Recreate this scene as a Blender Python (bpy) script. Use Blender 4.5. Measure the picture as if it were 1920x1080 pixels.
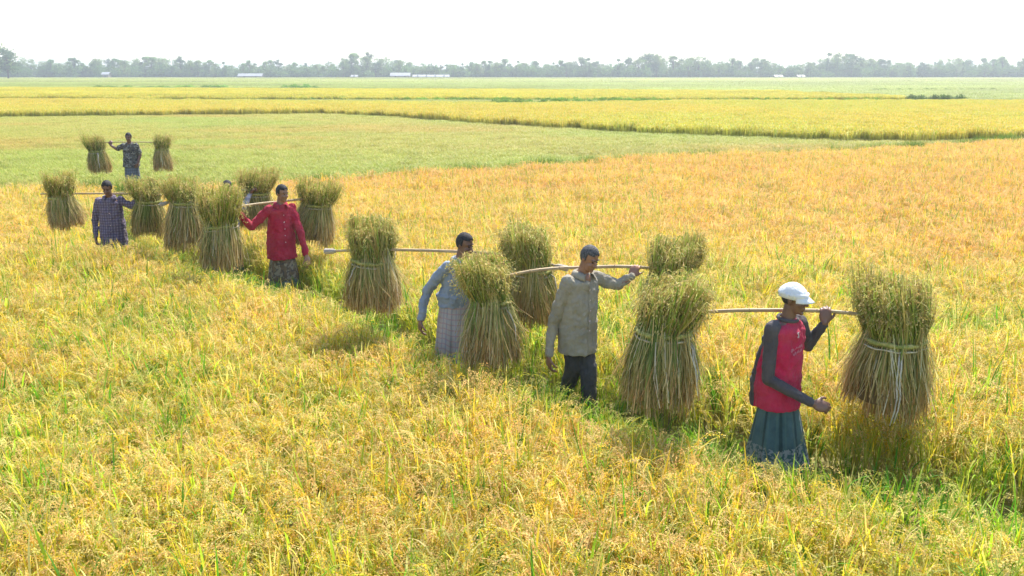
import bpy, bmesh, math, random
import numpy as np
from mathutils import Vector, Matrix, Quaternion

# ------------------------------------------------------------------ scene, camera, light
scene = bpy.context.scene
for o in list(bpy.data.objects): bpy.data.objects.remove(o)
COL = scene.collection

cam_d = bpy.data.cameras.new('camera'); cam = bpy.data.objects.new('camera', cam_d); COL.objects.link(cam)
cam_d.sensor_width = 36.0; cam_d.lens = 33.75; cam_d.clip_start = 0.05; cam_d.clip_end = 6000
cam.location = (0, 0, 3.2); cam.rotation_euler = (math.radians(90 - 12.65), 0, 0)
scene.camera = cam

SUN = Vector((0.34, 0.72, 1.15)).normalized()
SUN_EL = math.asin(SUN.z); SUN_AZ = math.atan2(SUN.x, SUN.y)
world = bpy.data.worlds.new('World'); scene.world = world; world.use_nodes = True
wn = world.node_tree.nodes; wl = world.node_tree.links; wn.clear()
sky = wn.new('ShaderNodeTexSky'); sky.sky_type = 'NISHITA'; sky.sun_disc = False
sky.sun_elevation = SUN_EL; sky.sun_rotation = SUN_AZ
sky.air_density = 1.0; sky.dust_density = 1.0; sky.ozone_density = 1.0; sky.altitude = 0
bg = wn.new('ShaderNodeBackground'); bg.inputs['Strength'].default_value = 0.15
wo = wn.new('ShaderNodeOutputWorld')
wl.new(sky.outputs[0], bg.inputs[0]); wl.new(bg.outputs[0], wo.inputs[0])

sd = bpy.data.lights.new('sun', 'SUN'); sun = bpy.data.objects.new('sun', sd); COL.objects.link(sun)
sd.energy = 4.6; sd.angle = math.radians(0.8); sd.color = (1.0, 0.95, 0.86)
sun.rotation_euler = SUN.to_track_quat('Z', 'Y').to_euler(); sun.location = (0, 0, 60)

vs = scene.view_settings
vs.view_transform = 'Standard'; vs.look = 'None'; vs.gamma = 1.0; vs.use_curve_mapping = False
vs.exposure = 1.0
scene.render.engine = 'CYCLES'
cy = scene.cycles
cy.use_denoising = True; cy.max_bounces = 6; cy.diffuse_bounces = 3; cy.transmission_bounces = 4
cy.glossy_bounces = 2; cy.volume_bounces = 0; cy.transparent_max_bounces = 8
cy.caustics_reflective = False; cy.caustics_refractive = False; cy.sample_clamp_indirect = 8.0

# ------------------------------------------------------------------ helpers
def tag(o, label=None, cat=None, group=None, kind=None):
    if label: o['label'] = label
    if cat: o['category'] = cat
    if group: o['group'] = group
    if kind: o['kind'] = kind
    return o

def link(o, parent=None):
    COL.objects.link(o)
    if parent is not None: o.parent = parent
    return o

def empty(name, loc, rz=0.0):
    o = bpy.data.objects.new(name, None); o.empty_display_size = 0.1
    o.location = loc; o.rotation_euler = (0, 0, rz)
    return link(o)

def mesh_obj(name, me, mat=None, parent=None, smooth=False):
    o = bpy.data.objects.new(name, me)
    if mat and not me.materials: me.materials.append(mat)
    if smooth: me.shade_smooth()
    return link(o, parent)

def bm_mesh(name, bm):
    me = bpy.data.meshes.new(name); bm.to_mesh(me); bm.free(); return me

class NT:
    """small helper for node materials"""
    def __init__(self, name):
        self.m = bpy.data.materials.new(name); self.m.use_nodes = True
        self.t = self.m.node_tree; self.t.nodes.clear()
        self.out = self.n('ShaderNodeOutputMaterial')
    def n(self, typ, **kw):
        x = self.t.nodes.new(typ)
        for k, v in kw.items():
            if k.startswith('i_'): x.inputs[k[2:].replace('_', ' ')].default_value = v
            else: setattr(x, k, v)
        return x
    def l(self, a, b): self.t.links.new(a, b)
    def mix(self, fac, a, b, mode='MIX'):
        x = self.n('ShaderNodeMix', data_type='RGBA', blend_type=mode)
        for s, v in ((0, fac), (6, a), (7, b)):
            if hasattr(v, 'is_output'): self.l(v, x.inputs[s])
            else: x.inputs[s].default_value = v if s == 0 else (*v, 1)[:4]
        return x.outputs[2]
    def math(self, op, a, b=None, c=None, clamp=False):
        x = self.n('ShaderNodeMath', operation=op, use_clamp=clamp)
        for i, v in enumerate((a, b, c)):
            if v is None: continue
            if hasattr(v, 'is_output'): self.l(v, x.inputs[i])
            else: x.inputs[i].default_value = v
        return x.outputs[0]
    def noise(self, vec, scale, detail=3.0, rough=0.55):
        x = self.n('ShaderNodeTexNoise'); x.inputs['Scale'].default_value = scale
        x.inputs['Detail'].default_value = detail; x.inputs['Roughness'].default_value = rough
        if vec is not None: self.l(vec, x.inputs['Vector'])
        return x.outputs['Fac']
    def ramp(self, fac, stops):
        x = self.n('ShaderNodeValToRGB'); e = x.color_ramp.elements
        while len(e) < len(stops): e.new(0.5)
        for el, (p, c) in zip(e, stops): el.position = p; el.color = (*c, 1)
        self.l(fac, x.inputs[0]); return x.outputs[0]
    def coord(self, which='Object', scale=None):
        x = self.n('ShaderNodeTexCoord').outputs[which]
        if scale:
            mp = self.n('ShaderNodeMapping'); mp.inputs['Scale'].default_value = scale
            self.l(x, mp.inputs['Vector']); x = mp.outputs[0]
        return x
    def princ(self, col, rough=0.8, spec=0.2, bump=None, bstr=0.3, bdist=0.01, sheen=0.0, **kw):
        b = self.n('ShaderNodeBsdfPrincipled')
        if hasattr(col, 'is_output'): self.l(col, b.inputs['Base Color'])
        else: b.inputs['Base Color'].default_value = (*col, 1)
        b.inputs['Roughness'].default_value = rough
        b.inputs['Specular IOR Level'].default_value = spec
        if sheen: b.inputs['Sheen Weight'].default_value = sheen
        if bump is not None:
            bp = self.n('ShaderNodeBump'); bp.inputs['Strength'].default_value = bstr
            bp.inputs['Distance'].default_value = bdist
            self.l(bump, bp.inputs['Height']); self.l(bp.outputs[0], b.inputs['Normal'])
        return b.outputs[0]
    def done(self, shader):
        self.l(shader, self.out.inputs['Surface']); return self.m

def leaf_material(name, trans=0.45, tint=True, rough=0.55, spec=0.25):
    t = NT(name)
    a = t.n('ShaderNodeAttribute', attribute_name='col').outputs['Color']
    if tint:
        b = t.n('ShaderNodeAttribute', attribute_name='tint', attribute_type='INSTANCER').outputs['Color']
        a = t.mix(1.0, a, b, 'MULTIPLY')
    p = t.princ(a, rough, spec)
    tr = t.n('ShaderNodeBsdfTranslucent'); t.l(a, tr.inputs['Color'])
    mx = t.n('ShaderNodeMixShader'); mx.inputs[0].default_value = trans
    t.l(p, mx.inputs[1]); t.l(tr.outputs[0], mx.inputs[2])
    return t.done(mx.outputs[0])

MAT_RICE = leaf_material('rice_plant', 0.50)
MAT_STUB = leaf_material('stubble_plant', 0.40)
MAT_SHEAF = leaf_material('sheaf_straw', 0.34, tint=False, rough=0.6)
MAT_LEAF = leaf_material('tree_leaf', 0.50, tint=False, rough=0.6)

# value noise on the ground plane ------------------------------------------------
_tab = np.random.default_rng(5).random((257, 257))
def vnoise(x, y, s, seed=0):
    x = np.asarray(x) / s + 37.3 * seed; y = np.asarray(y) / s + 91.7 * seed
    xi = np.floor(x).astype(int); yi = np.floor(y).astype(int); fx = x - xi; fy = y - yi
    fx = fx * fx * (3 - 2 * fx); fy = fy * fy * (3 - 2 * fy)
    g = lambda a, b: _tab[a % 257, b % 257]
    return (g(xi, yi) * (1 - fx) + g(xi + 1, yi) * fx) * (1 - fy) + (g(xi, yi + 1) * (1 - fx) + g(xi + 1, yi + 1) * fx) * fy

def smooth(a, b, x): 
    t = np.clip((x - a) / (b - a), 0, 1); return t * t * (3 - 2 * t)

# collects ribbons / small faces with a colour per vertex -------------------------
class Strands:
    def __init__(self, seed=0):
        self.v = []; self.f = []; self.c = []; self.rng = random.Random(seed)
    def ribbon(self, pts, w, side, col0, col1=None, taper=True):
        n = len(pts); b = len(self.v); col1 = col1 or col0
        for i, p in enumerate(pts):
            t = i / (n - 1)
            ww = w * (1 - t ** 2.2 * 0.92 if taper else 1.0) * (0.65 + 0.35 * min(1, t * 4))
            s = side * (ww * 0.5)
            c = tuple(col0[k] * (1 - t) + col1[k] * t for k in range(3))
            self.v += [tuple(p - s), tuple(p + s)]; self.c += [c, c]
        for i in range(n - 1):
            k = b + 2 * i; self.f.append((k, k + 1, k + 3, k + 2))
    def grain(self, p, d, L, w, col):
        r = self.rng; d = d.normalized()
        s = d.cross(Vector((r.uniform(-1, 1), r.uniform(-1, 1), r.uniform(-1, 1)))).normalized() * (w * .5)
        b = len(self.v)
        self.v += [tuple(p), tuple(p + d * L * .5 + s), tuple(p + d * L), tuple(p + d * L * .5 - s)]
        self.c += [col] * 4; self.f.append((b, b + 1, b + 2, b + 3))
    def mesh(self, name, mat):
        me = bpy.data.meshes.new(name); me.from_pydata(self.v, [], self.f)
        at = me.attributes.new('col', 'FLOAT_COLOR', 'POINT')
        a = np.ones((len(self.v), 4), np.float32); a[:, :3] = np.array(self.c, np.float32)
        at.data.foreach_set('color', a.ravel()); me.materials.append(mat); return me

def jit(r, c, a=0.15):
    k = 1 + r.uniform(-a, a)
    return tuple(max(0.004, x * k * (1 + r.uniform(-a * .4, a * .4))) for x in c)

# ------------------------------------------------------------------ the ground
t = NT('soil'); oc = t.coord('Object')
c = t.ramp(t.noise(oc, 0.02, 5), [(0.3, (0.20, 0.21, 0.07)), (0.5, (0.27, 0.26, 0.10)), (0.7, (0.23, 0.19, 0.10))])
c2 = t.ramp(t.noise(oc, 1.7, 5), [(0.35, (0.10, 0.08, 0.04)), (0.65, (0.22, 0.19, 0.08))])
MAT_SOIL = t.done(t.princ(t.mix(0.5, c, c2), 0.95, 0.1, t.noise(oc, 9, 4), 0.6, 0.03))
bm = bmesh.new(); bmesh.ops.create_grid(bm, x_segments=8, y_segments=8, size=1500)
g = mesh_obj('ground', bm_mesh('ground', bm), MAT_SOIL); g.location = (0, 1300, 0)
tag(g, 'flat soil plain under the rice fields', 'ground', kind='structure')

# ------------------------------------------------------------------ crop prototypes
PROTO = {}
def proto_collection(key, meshes):
    c = bpy.data.collections.new(key)
    for i, me in enumerate(meshes):
        o = bpy.data.objects.new(key, me); c.objects.link(o)
    PROTO[key] = c

YEL = (0.74, 0.60, 0.045); LIME = (0.43, 0.57, 0.035); GRN = (0.13, 0.32, 0.02)
STRAW = (0.80, 0.66, 0.24); TAN = (0.74, 0.50, 0.15); PEACH = (0.80, 0.57, 0.22); GOLD = (0.77, 0.54, 0.055)

def rice_clump(seed, green=0.0):
    S = Strands(seed); r = S.rng
    for k in range(r.randint(12, 15) - int(4 * green)):
        a = r.uniform(0, 2 * math.pi); out = Vector((math.cos(a), math.sin(a), 0)); sd = Vector((-out.y, out.x, 0))
        base = out * r.uniform(0, .05) + sd * r.uniform(-.03, .03)
        lean = r.uniform(.05, .30); hh = r.uniform(.40, .56)
        top = base + out * lean * hh + Vector((0, 0, hh))
        cg = jit(r, (0.60, 0.56, 0.09) if r.random() < .6 else LIME, .2)
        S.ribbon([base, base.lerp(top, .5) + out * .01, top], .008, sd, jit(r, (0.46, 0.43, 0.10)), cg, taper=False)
        # leaves
        for q in range(2 if r.random() < .6 else 3):
            f = r.uniform(.45, 1.0); p = base.lerp(top, f); aa = a + r.uniform(-1.3, 1.3)
            o2 = Vector((math.cos(aa), math.sin(aa), 0)); s2 = Vector((-o2.y, o2.x, 0)).lerp(Vector((r.uniform(-1,1), r.uniform(-1,1), r.uniform(-.5,.5))), .35).normalized()
            L = r.uniform(.20, .38); up = r.uniform(.55, 1.2) + green * .2; droop = r.uniform(.05, 1.0) ** 1.4
            pts = []
            for i in range(5):
                u = i / 4
                pts.append(p + o2 * (L * u * (.25 + .45 * droop * u)) + Vector((0, 0, L * (up * u - droop * .75 * u * u))))
            x = r.random() - green * .75
            if x < .02 - green * .12: c0 = GRN
            elif x < .30: c0 = LIME
            elif x < .66: c0 = YEL
            elif x < .84: c0 = STRAW
            else: c0 = GOLD
            c0 = jit(r, c0, .22); c1 = jit(r, STRAW if r.random() < .35 else c0, .15)
            S.ribbon(pts, r.uniform(.010, .018), s2, c0, c1)
        # drooping panicle
        if r.random() < .9 - green * .55:
            d = Vector((math.cos(a + r.uniform(-.8, .8)), math.sin(a + r.uniform(-.8, .8)), 0))
            L = r.uniform(.17, .25); c0 = jit(r, r.choice([TAN, PEACH, PEACH, GOLD, STRAW]), .18)
            if r.random() < .2 + green * .5: c0 = jit(r, (.46, .46, .10), .15)
            pts = []; bend = r.uniform(.9, 1.5)
            for i in range(6):
                u = i / 5; th = bend * 1.5 * u
                pts.append(top + d * (L * .62 * (1 - math.cos(th * .9)) ) + Vector((0, 0, L * .62 * math.sin(th) if th < 1.6 else L * .62 * (1 - (th - 1.57) * .75))))
            S.ribbon(pts, .004, Vector((-d.y, d.x, 0)), c0, c0)
            for i in range(38):
                u = (i + r.random()) / 38 * 4.999; k0 = int(u); p = pts[k0].lerp(pts[k0 + 1], u - k0)
                tan = (pts[k0 + 1] - pts[k0]).normalized()
                off = Vector((r.uniform(-1, 1), r.uniform(-1, 1), r.uniform(-1.3, .3))) * .018
                S.grain(p + off, tan + Vector((r.uniform(-.5, .5), r.uniform(-.5, .5), r.uniform(-.9, .2))), r.uniform(.012, .020), r.uniform(.006, .009), jit(r, c0, .22))
    return S.mesh('rice_clump', MAT_RICE)

proto_collection('rice_clump', [rice_clump(10 + i) for i in range(9)] + [rice_clump(40 + i, 1.0) for i in range(4)])

def rice_patch(seed):
    """one square metre of ripe crop for the middle distance"""
    S = Strands(seed); r = S.rng
    for k in range(330):
        base = Vector((r.uniform(-.55, .55), r.uniform(-.55, .55), 0)); a = r.uniform(0, 6.283)
        out = Vector((math.cos(a), math.sin(a), 0)); sd = Vector((-out.y, out.x, 0)); h = r.uniform(.42, .62)
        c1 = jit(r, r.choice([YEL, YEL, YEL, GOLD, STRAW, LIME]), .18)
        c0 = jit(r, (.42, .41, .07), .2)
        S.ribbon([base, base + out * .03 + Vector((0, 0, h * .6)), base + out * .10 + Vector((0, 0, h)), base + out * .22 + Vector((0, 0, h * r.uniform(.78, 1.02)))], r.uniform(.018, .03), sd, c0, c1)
        if r.random() < .5:
            p = base + out * .12 + Vector((0, 0, h))
            for i in range(3):
                S.grain(p + out * .03 * i + Vector((0, 0, -.02 * i * i)), out + Vector((0, 0, -.6)), .06, .03, jit(r, r.choice([YEL, GOLD, STRAW]), .15))
    return S.mesh('rice_patch', MAT_RICE)
proto_collection('rice_patch', [rice_patch(100 + i) for i in range(5)])

def stubble_patch(seed):
    S = Strands(seed); r = S.rng
    for k in range(420):
        base = Vector((r.uniform(-.55, .55), r.uniform(-.55, .55), 0)); a = r.uniform(0, 6.283)
        out = Vector((math.cos(a), math.sin(a), 0)); sd = Vector((-out.y, out.x, 0)); h = r.uniform(.05, .20)
        c0 = jit(r, r.choice([(.42, .46, .12), (.36, .44, .09), (.50, .48, .16), (.58, .50, .22), (.30, .38, .08)]), .15)
        S.ribbon([base, base + out * h * .25 + Vector((0, 0, h * .7)), base + out * h * .8 + Vector((0, 0, h))], r.uniform(.012, .022), sd, jit(r, (.34, .33, .11), .1), c0)
    return S.mesh('stubble_patch', MAT_STUB)
proto_collection('stubble_patch', [stubble_patch(200 + i) for i in range(5)])

def bush(seed, n=420):
    S = Strands(seed); r = S.rng
    for k in range(n):
        a = r.uniform(0, 6.283); rr = math.sqrt(r.random()); z = r.random()
        p = Vector((math.cos(a) * rr * .6, math.sin(a) * rr * .6, z * (1 - .5 * rr * rr)))
        d = Vector((r.uniform(-1, 1), r.uniform(-1, 1), r.uniform(-.2, 1)))
        S.grain(p, d, r.uniform(.12, .28), r.uniform(.06, .12), jit(r, r.choice([(.07, .12, .03), (.09, .15, .035), (.05, .09, .03)]), .25))
    return S.mesh('bush', MAT_RICE)
proto_collection('bush', [bush(300 + i) for i in range(4)])

# ------------------------------------------------------------------ scattering
def scatter(name, label, cat, P, rot, scl, idx, tint, key):
    n = len(P); me = bpy.data.meshes.new(name); me.vertices.add(n)
    me.vertices.foreach_set('co', np.asarray(P, np.float32).ravel())
    def att(nm, typ, dat, f):
        a = me.attributes.new(nm, typ, 'POINT'); a.data.foreach_set(f, np.asarray(dat).ravel())
    att('rot', 'FLOAT_VECTOR', rot.astype(np.float32), 'vector'); att('scl', 'FLOAT_VECTOR', scl.astype(np.float32), 'vector')
    att('idx', 'INT', idx.astype(np.int32), 'value')
    tt = np.ones((n, 4), np.float32); tt[:, :3] = tint; att('tint', 'FLOAT_COLOR', tt, 'color')
    o = mesh_obj(name, me); tag(o, label, cat, kind='stuff')
    ng = bpy.data.node_groups.new(name, 'GeometryNodeTree')
    ng.interface.new_socket('Geometry', in_out='INPUT', socket_type='NodeSocketGeometry')
    ng.interface.new_socket('Geometry', in_out='OUTPUT', socket_type='NodeSocketGeometry')
    N = ng.nodes; L = ng.links
    gi = N.new('NodeGroupInput'); go = N.new('NodeGroupOutput'); ip = N.new('GeometryNodeInstanceOnPoints')
    ci = N.new('GeometryNodeCollectionInfo'); ci.inputs['Collection'].default_value = PROTO[key]
    ci.inputs['Separate Children'].default_value = True; ci.inputs['Reset Children'].default_value = True
    def na(nm, typ):
        x = N.new('GeometryNodeInputNamedAttribute'); x.data_type = typ; x.inputs['Name'].default_value = nm; return x.outputs[0]
    L.new(gi.outputs[0], ip.inputs['Points']); L.new(ci.outputs[0], ip.inputs['Instance'])
    ip.inputs['Pick Instance'].default_value = True
    L.new(na('idx', 'INT'), ip.inputs['Instance Index'])
    e2r = N.new('FunctionNodeEulerToRotation'); L.new(na('rot', 'FLOAT_VECTOR'), e2r.inputs[0]); L.new(e2r.outputs[0], ip.inputs['Rotation'])
    L.new(na('scl', 'FLOAT_VECTOR'), ip.inputs['Scale']); L.new(ip.outputs[0], go.inputs[0])
    m = o.modifiers.new('scatter', 'NODES'); m.node_group = ng
    return o

def grid_points(poly, step, rng, wide=0.62, margin=2.5, jitter=0.5):
    poly = np.array(poly, float); x0, y0 = poly.min(0); x1, y1 = poly.max(0)
    X, Y = np.meshgrid(np.arange(x0, x1, step), np.arange(y0, y1, step)); X = X.ravel(); Y = Y.ravel()
    X = X + rng.uniform(-jitter, jitter, X.shape) * step; Y = Y + rng.uniform(-jitter, jitter, Y.shape) * step
    ok = np.abs(X) < wide * Y + margin; X = X[ok]; Y = Y[ok]
    ins = np.zeros(len(X), bool); j = len(poly) - 1
    for i in range(len(poly)):
        xi, yi = poly[i]; xj, yj = poly[j]
        if yi != yj:
            ins ^= ((yi > Y) != (yj > Y)) & (X < (xj - xi) * (Y - yi) / (yj - yi) + xi)
        j = i
    return X[ins], Y[ins]

def seg_dist(X, Y, line):
    """distance to a polyline, position along it (vertex units) and side (+ = towards the camera)"""
    best = np.full(len(X), 1e9); par = np.zeros(len(X)); side = np.zeros(len(X))
    for i in range(len(line) - 1):
        ax, ay = line[i][:2]; bx, by = line[i + 1][:2]; dx, dy = bx - ax, by - ay
        tt = np.clip(((X - ax) * dx + (Y - ay) * dy) / (dx * dx + dy * dy), 0, 1)
        d = np.hypot(X - ax - tt * dx, Y - ay - tt * dy); b = d < best
        best[b] = d[b]; par[b] = i + tt[b]; side[b] = np.sign((dx * (Y - ay) - dy * (X - ax)))[b]
    return best, par, side

def lerp3(a, b, t): return np.asarray(a)[None, :] * (1 - t[:, None]) + np.asarray(b)[None, :] * t[:, None]

rng = np.random.default_rng(11)
F1_FAR = [(-17.0, 22.3), (-12.1, 22.6), (-8.2, 23.4), (-4.4, 24.6), (-1.5, 27.2), (3.2, 30.7), (12.1, 34.2), (21.4, 40.5), (27.2, 43.4), (31, 45.5)]
F3_NEAR = [(-60, 69.0), (-36.6, 69.6), (-18.6, 74.0), (-14.9, 75.9), (-8.0, 69.6), (-2.0, 61.0), (6.8, 51.4), (14.7, 45.6), (19.3, 44.9), (25.0, 47.3), (34, 50.1)]
# trail the carriers walk on: x, y, cleared width on the camera's side
TRAIL = [(6.5, 4.4, .9), (2.07, 7.12, 1.0), (.63, 8.78, 1.2), (-.57, 9.61, .5), (-2.1, 11.9, .6), (-3.3, 13.56, 1.8), (-4.35, 14.73, 1.4), (-5.2, 15.3, .5), (-6.22, 15.6, .3), (-8.4, 20.5, .3), (-9.6, 23.5, .4)]

# foreground crop
X, Y = grid_points([(-8, 2.2), (8, 2.2), (31, 30)] + F1_FAR[::-1] + [(-17, 12)], .185, rng)
d, par, side = seg_dist(X, Y, TRAIL)
gap = np.interp(par, range(len(TRAIL)), [q[2] for q in TRAIL])
n = len(X)
h = 0.86 + .20 * (vnoise(X, Y, 1.1, 1) - .5) + .22 * (vnoise(X, Y, 4.5, 2) - .5) + rng.normal(0, .06, n)
h += .26 * np.exp(-((X + 5.9) ** 2 / 1.6 + (Y - 13.6) ** 2 / .8))
camside = side > 0
cut = np.where(camside, smooth(.22 * gap, 1.12 * gap, d), smooth(.05, .40, d))
wander = vnoise(X, Y, .8, 4)
h = h * (0.44 + 0.56 * cut) * np.where((cut < .9) & (wander > .7), 1.15, 1.0)
keep = ~((d < .10) & (rng.random(n) < .5))
right_back = smooth(12, 24, Y + .35 * X) ; far = smooth(10, 22, Y)
green = .05 + .03 * (1 - far) + .45 * (1 - cut) * (.4 + .6 * wander) + .45 * smooth(.55, .85, vnoise(X, Y, 2.2, 6)) * (1 - far * .85) + .25 * smooth(1.4, .4, d) * (1 - far * .6)
green += .10 * smooth(8, 4, Y) + .22 * smooth(1.0, 4.0, X) * smooth(9, 5, Y)
green = np.clip(green, 0, 1)
idx = np.where(rng.random(n) < np.maximum(green * .75, (1 - cut) * .95), 9 + rng.integers(0, 4, n), rng.integers(0, 9, n))
orange = np.clip(right_back * (.75 + .8 * (vnoise(X, Y, 5, 7) - .3)) + .35 * smooth(.55, .8, vnoise(X, Y, 1.6, 9)), 0, 1)
tint = lerp3((1.0, 1.0, 1.0), (1.03, .87, 1.02), orange)
tint = tint * lerp3((1, 1, 1), (.90, 1.03, .78), green * (1 - far))
low_green = (1 - cut) * (1 - .5 * far)
tint = tint * lerp3((1, 1, 1), (.74, .92, .62), low_green)
tint *= (0.92 + .16 * vnoise(X, Y, .6, 12) + rng.normal(0, .05, n))[:, None]
P = np.stack([X, Y, np.zeros(n)], 1)
rot = np.stack([rng.normal(0, .07, n), rng.normal(0, .07, n), rng.uniform(0, 6.283, n)], 1)
w = rng.uniform(.9, 1.2, n) * (.70 + .30 * cut); scl = np.stack([w, w, h], 1)
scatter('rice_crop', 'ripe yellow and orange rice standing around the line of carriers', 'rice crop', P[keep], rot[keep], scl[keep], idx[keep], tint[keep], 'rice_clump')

# cut field behind the first crop
def patch_field(name, label, cat, poly, step, key, nproto, sxy, sz, tint_fn, seed):
    rg = np.random.default_rng(seed); X, Y = grid_points(poly, step, rg, wide=.60, margin=4)
    n = len(X); P = np.stack([X, Y, np.zeros(n)], 1)
    rot = np.stack([np.zeros(n), np.zeros(n), rg.uniform(0, 6.283, n)], 1)
    k = rg.uniform(.9, 1.15, n); hz = rg.uniform(.85, 1.15, n)
    if callable(sz): hz = hz * sz(X, Y)
    else: hz = hz * sz
    scl = np.stack([k * sxy, k * sxy, hz], 1)
    return scatter(name, label, cat, P, rot, scl, rg.integers(0, nproto, n), tint_fn(X, Y, rg), key)

def tint_stub(X, Y, rg):
    a = vnoise(X, Y, 7, 21); b = vnoise(X * .35, Y, 3.0, 22)
    t_ = lerp3((1.20, 1.12, .85), (1.06, 1.14, .80), smooth(.3, .7, a))
    t_ = t_ * lerp3((1, 1, 1), (1.10, .93, 1.0), smooth(.55, .85, b))
    return t_ * rg.normal(1, .05, len(X))[:, None]
patch_field('cut_rice_stubble', 'pale green low stubble of the harvested field behind the carriers', 'stubble', F1_FAR + F3_NEAR[::-1], .72, 'stubble_patch', 5, 1.0, 1.0, tint_stub, 31)

# green bund between crop and stubble
def along(line, step, width, rg):
    L = np.array(line, float)[:, :2]; out = []
    for a, b in zip(L[:-1], L[1:]):
        m = int(np.hypot(*(b - a)) / step) + 1
        for k in range(m): out.append(a + (b - a) * (k + rg.random()) / m + rg.normal(0, width, 2))
    return np.array(out)
rg = np.random.default_rng(41); Q = along([(x, y + .55) for x, y in F1_FAR], .3, .22, rg); n = len(Q)
scatter('bund_grass', 'green grass strip on the low bund between crop and stubble', 'grass', np.c_[Q, np.zeros(n)], np.c_[np.zeros((n, 2)), rg.uniform(0, 6.28, n)],
        np.c_[np.full((n, 2), .6), rg.uniform(2.2, 4.0, n)], rg.integers(0, 5, n), np.tile((.46, .68, .34), (n, 1)) * rg.normal(1, .1, n)[:, None], 'stubble_patch')

# bright yellow crop beyond, with strips of other fields farther off
def tint_yellow(X, Y, rg):
    a = vnoise(X, Y, 14, 51)
    return lerp3((1.04, 1.05, 1.3), (.98, 1.08, 1.3), smooth(.3, .8, a)) * rg.normal(1, .035, len(X))[:, None]
def plain(c, s=.06, sc=12):
    def f(X, Y, rg): return np.tile(c, (len(X), 1)) * (1 + s * 3 * (vnoise(X * .5, Y, sc, 61) - .5) + rg.normal(0, s, len(X)))[:, None]
    return f
patch_field('yellow_rice_crop', 'bright yellow ripe rice field standing beyond the pale stubble', 'rice crop',
            F3_NEAR + [(60, 97), (18, 97), (0, 88), (-36, 100), (-64, 103)], .78, 'rice_patch', 5, 1.0, .98, tint_yellow, 52)
patch_field('green_strip_crop', 'narrow pale green strip behind the bright yellow rice', 'crop', [(-64, 104), (-36, 101), (0, 89), (18, 98), (20, 108), (-64, 116)], 1.3, 'stubble_patch', 5, 1.8, 1.6, plain((.98, 1.0, .70)), 53)
patch_field('far_yellow_crop', 'far yellow green rice strip behind the narrow pale strip', 'rice crop', [(-125, 117), (20, 109), (46, 112), (40, 150), (-20, 165), (-125, 190)], 1.5, 'rice_patch', 5, 2.0, 1.0, plain((.96, 1.03, .95)), 54)
patch_field('far_green_crop', 'far pale green crop on the plain beyond the yellow fields', 'crop', [(47, 99), (110, 99), (160, 300), (-160, 300), (-125, 192), (-20, 167), (41, 152), (47, 113)], 2.4, 'stubble_patch', 5, 3.2, 2.2, plain((.86, .98, .72), .12, 25), 55)
patch_field('distant_crop', 'distant hazy green and straw coloured fields before the tree line', 'crop', [(-165, 303), (165, 303), (330, 560), (-330, 560)], 5.0, 'stubble_patch', 5, 6.5, 3.0, plain((.92, .98, .78), .14, 60), 56)

# dark grassy banks crossing the far fields
def bank(name, label, line, step, width, size, hgt, tint, seed):
    rg = np.random.default_rng(seed); Q = along(line, step, width, rg); n = len(Q)
    return scatter(name, label, 'hedge', np.c_[Q, np.zeros(n)], np.c_[np.zeros((n, 2)), rg.uniform(0, 6.28, n)],
        np.c_[np.full((n, 2), size), rg.uniform(.6, 1.2, n) * hgt], rg.integers(0, 4, n), np.tile(tint, (n, 1)) * rg.normal(1, .15, n)[:, None], 'bush')
bank('bank_grass', 'thin dark green bank along the far edge of bright yellow rice', [(-2, 99), (16, 103), (30, 104), (39, 104)], .4, .2, .7, .55, (2.8, 2.9, 1.1), 61)
bank('bank_grass', 'dark green bank between the pale strip and far yellow strip', [(-50, 116), (-35, 114), (-10, 110), (16, 108)], .4, .25, .7, .5, (3.0, 3.1, 1.2), 62)
bank('bank_shrubs', 'low dark grey green shrub row on the bank at the yellow field', [(42.5, 106), (46, 106), (49.3, 106)], .35, .3, .9, .75, (1.8, 1.6, 1.7), 63)
bank('bank_shrubs', 'low brownish shrub line far out on the green plain', [(61, 170), (72, 171), (85, 172)], .7, .4, 1.0, .5, (2.6, 2.2, 1.6), 64)
bank('bank_shrubs', 'dark green weed clumps on the far left crop edge', [(-84, 196), (-70, 197), (-55, 196)], .8, 1.6, 1.5, .7, (3.0, 3.0, 1.8), 65)
bank('bank_shrubs', 'small green weed clump before the hazy trees', [(-44, 190), (-39, 191)], .6, .9, 1.4, .9, (2.6, 2.8, 1.8), 66)

# ------------------------------------------------------------------ tree line
def tube(bm, pts, radii, seg=7, cap=True):
    rings = []
    for i, p in enumerate(pts):
        d = (pts[min(i + 1, len(pts) - 1)] - pts[max(i - 1, 0)]).normalized()
        q = d.to_track_quat('Z', 'Y'); rr = []
        for k in range(seg):
            a = 2 * math.pi * k / seg
            rr.append(bm.verts.new(p + q @ Vector((math.cos(a) * radii[i], math.sin(a) * radii[i], 0))))
        rings.append(rr)
    for a, b in zip(rings[:-1], rings[1:]):
        for k in range(seg): bm.faces.new((a[k], a[(k + 1) % seg], b[(k + 1) % seg], b[k]))
    if cap:
        bm.faces.new(rings[0][::-1]); bm.faces.new(rings[-1])

t = NT('bark'); MAT_BARK = t.done(t.princ(t.ramp(t.noise(t.coord(), 3, 4), [(.3, (.07, .055, .04)), (.7, (.16, .13, .10))]), .9, .1))

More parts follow.
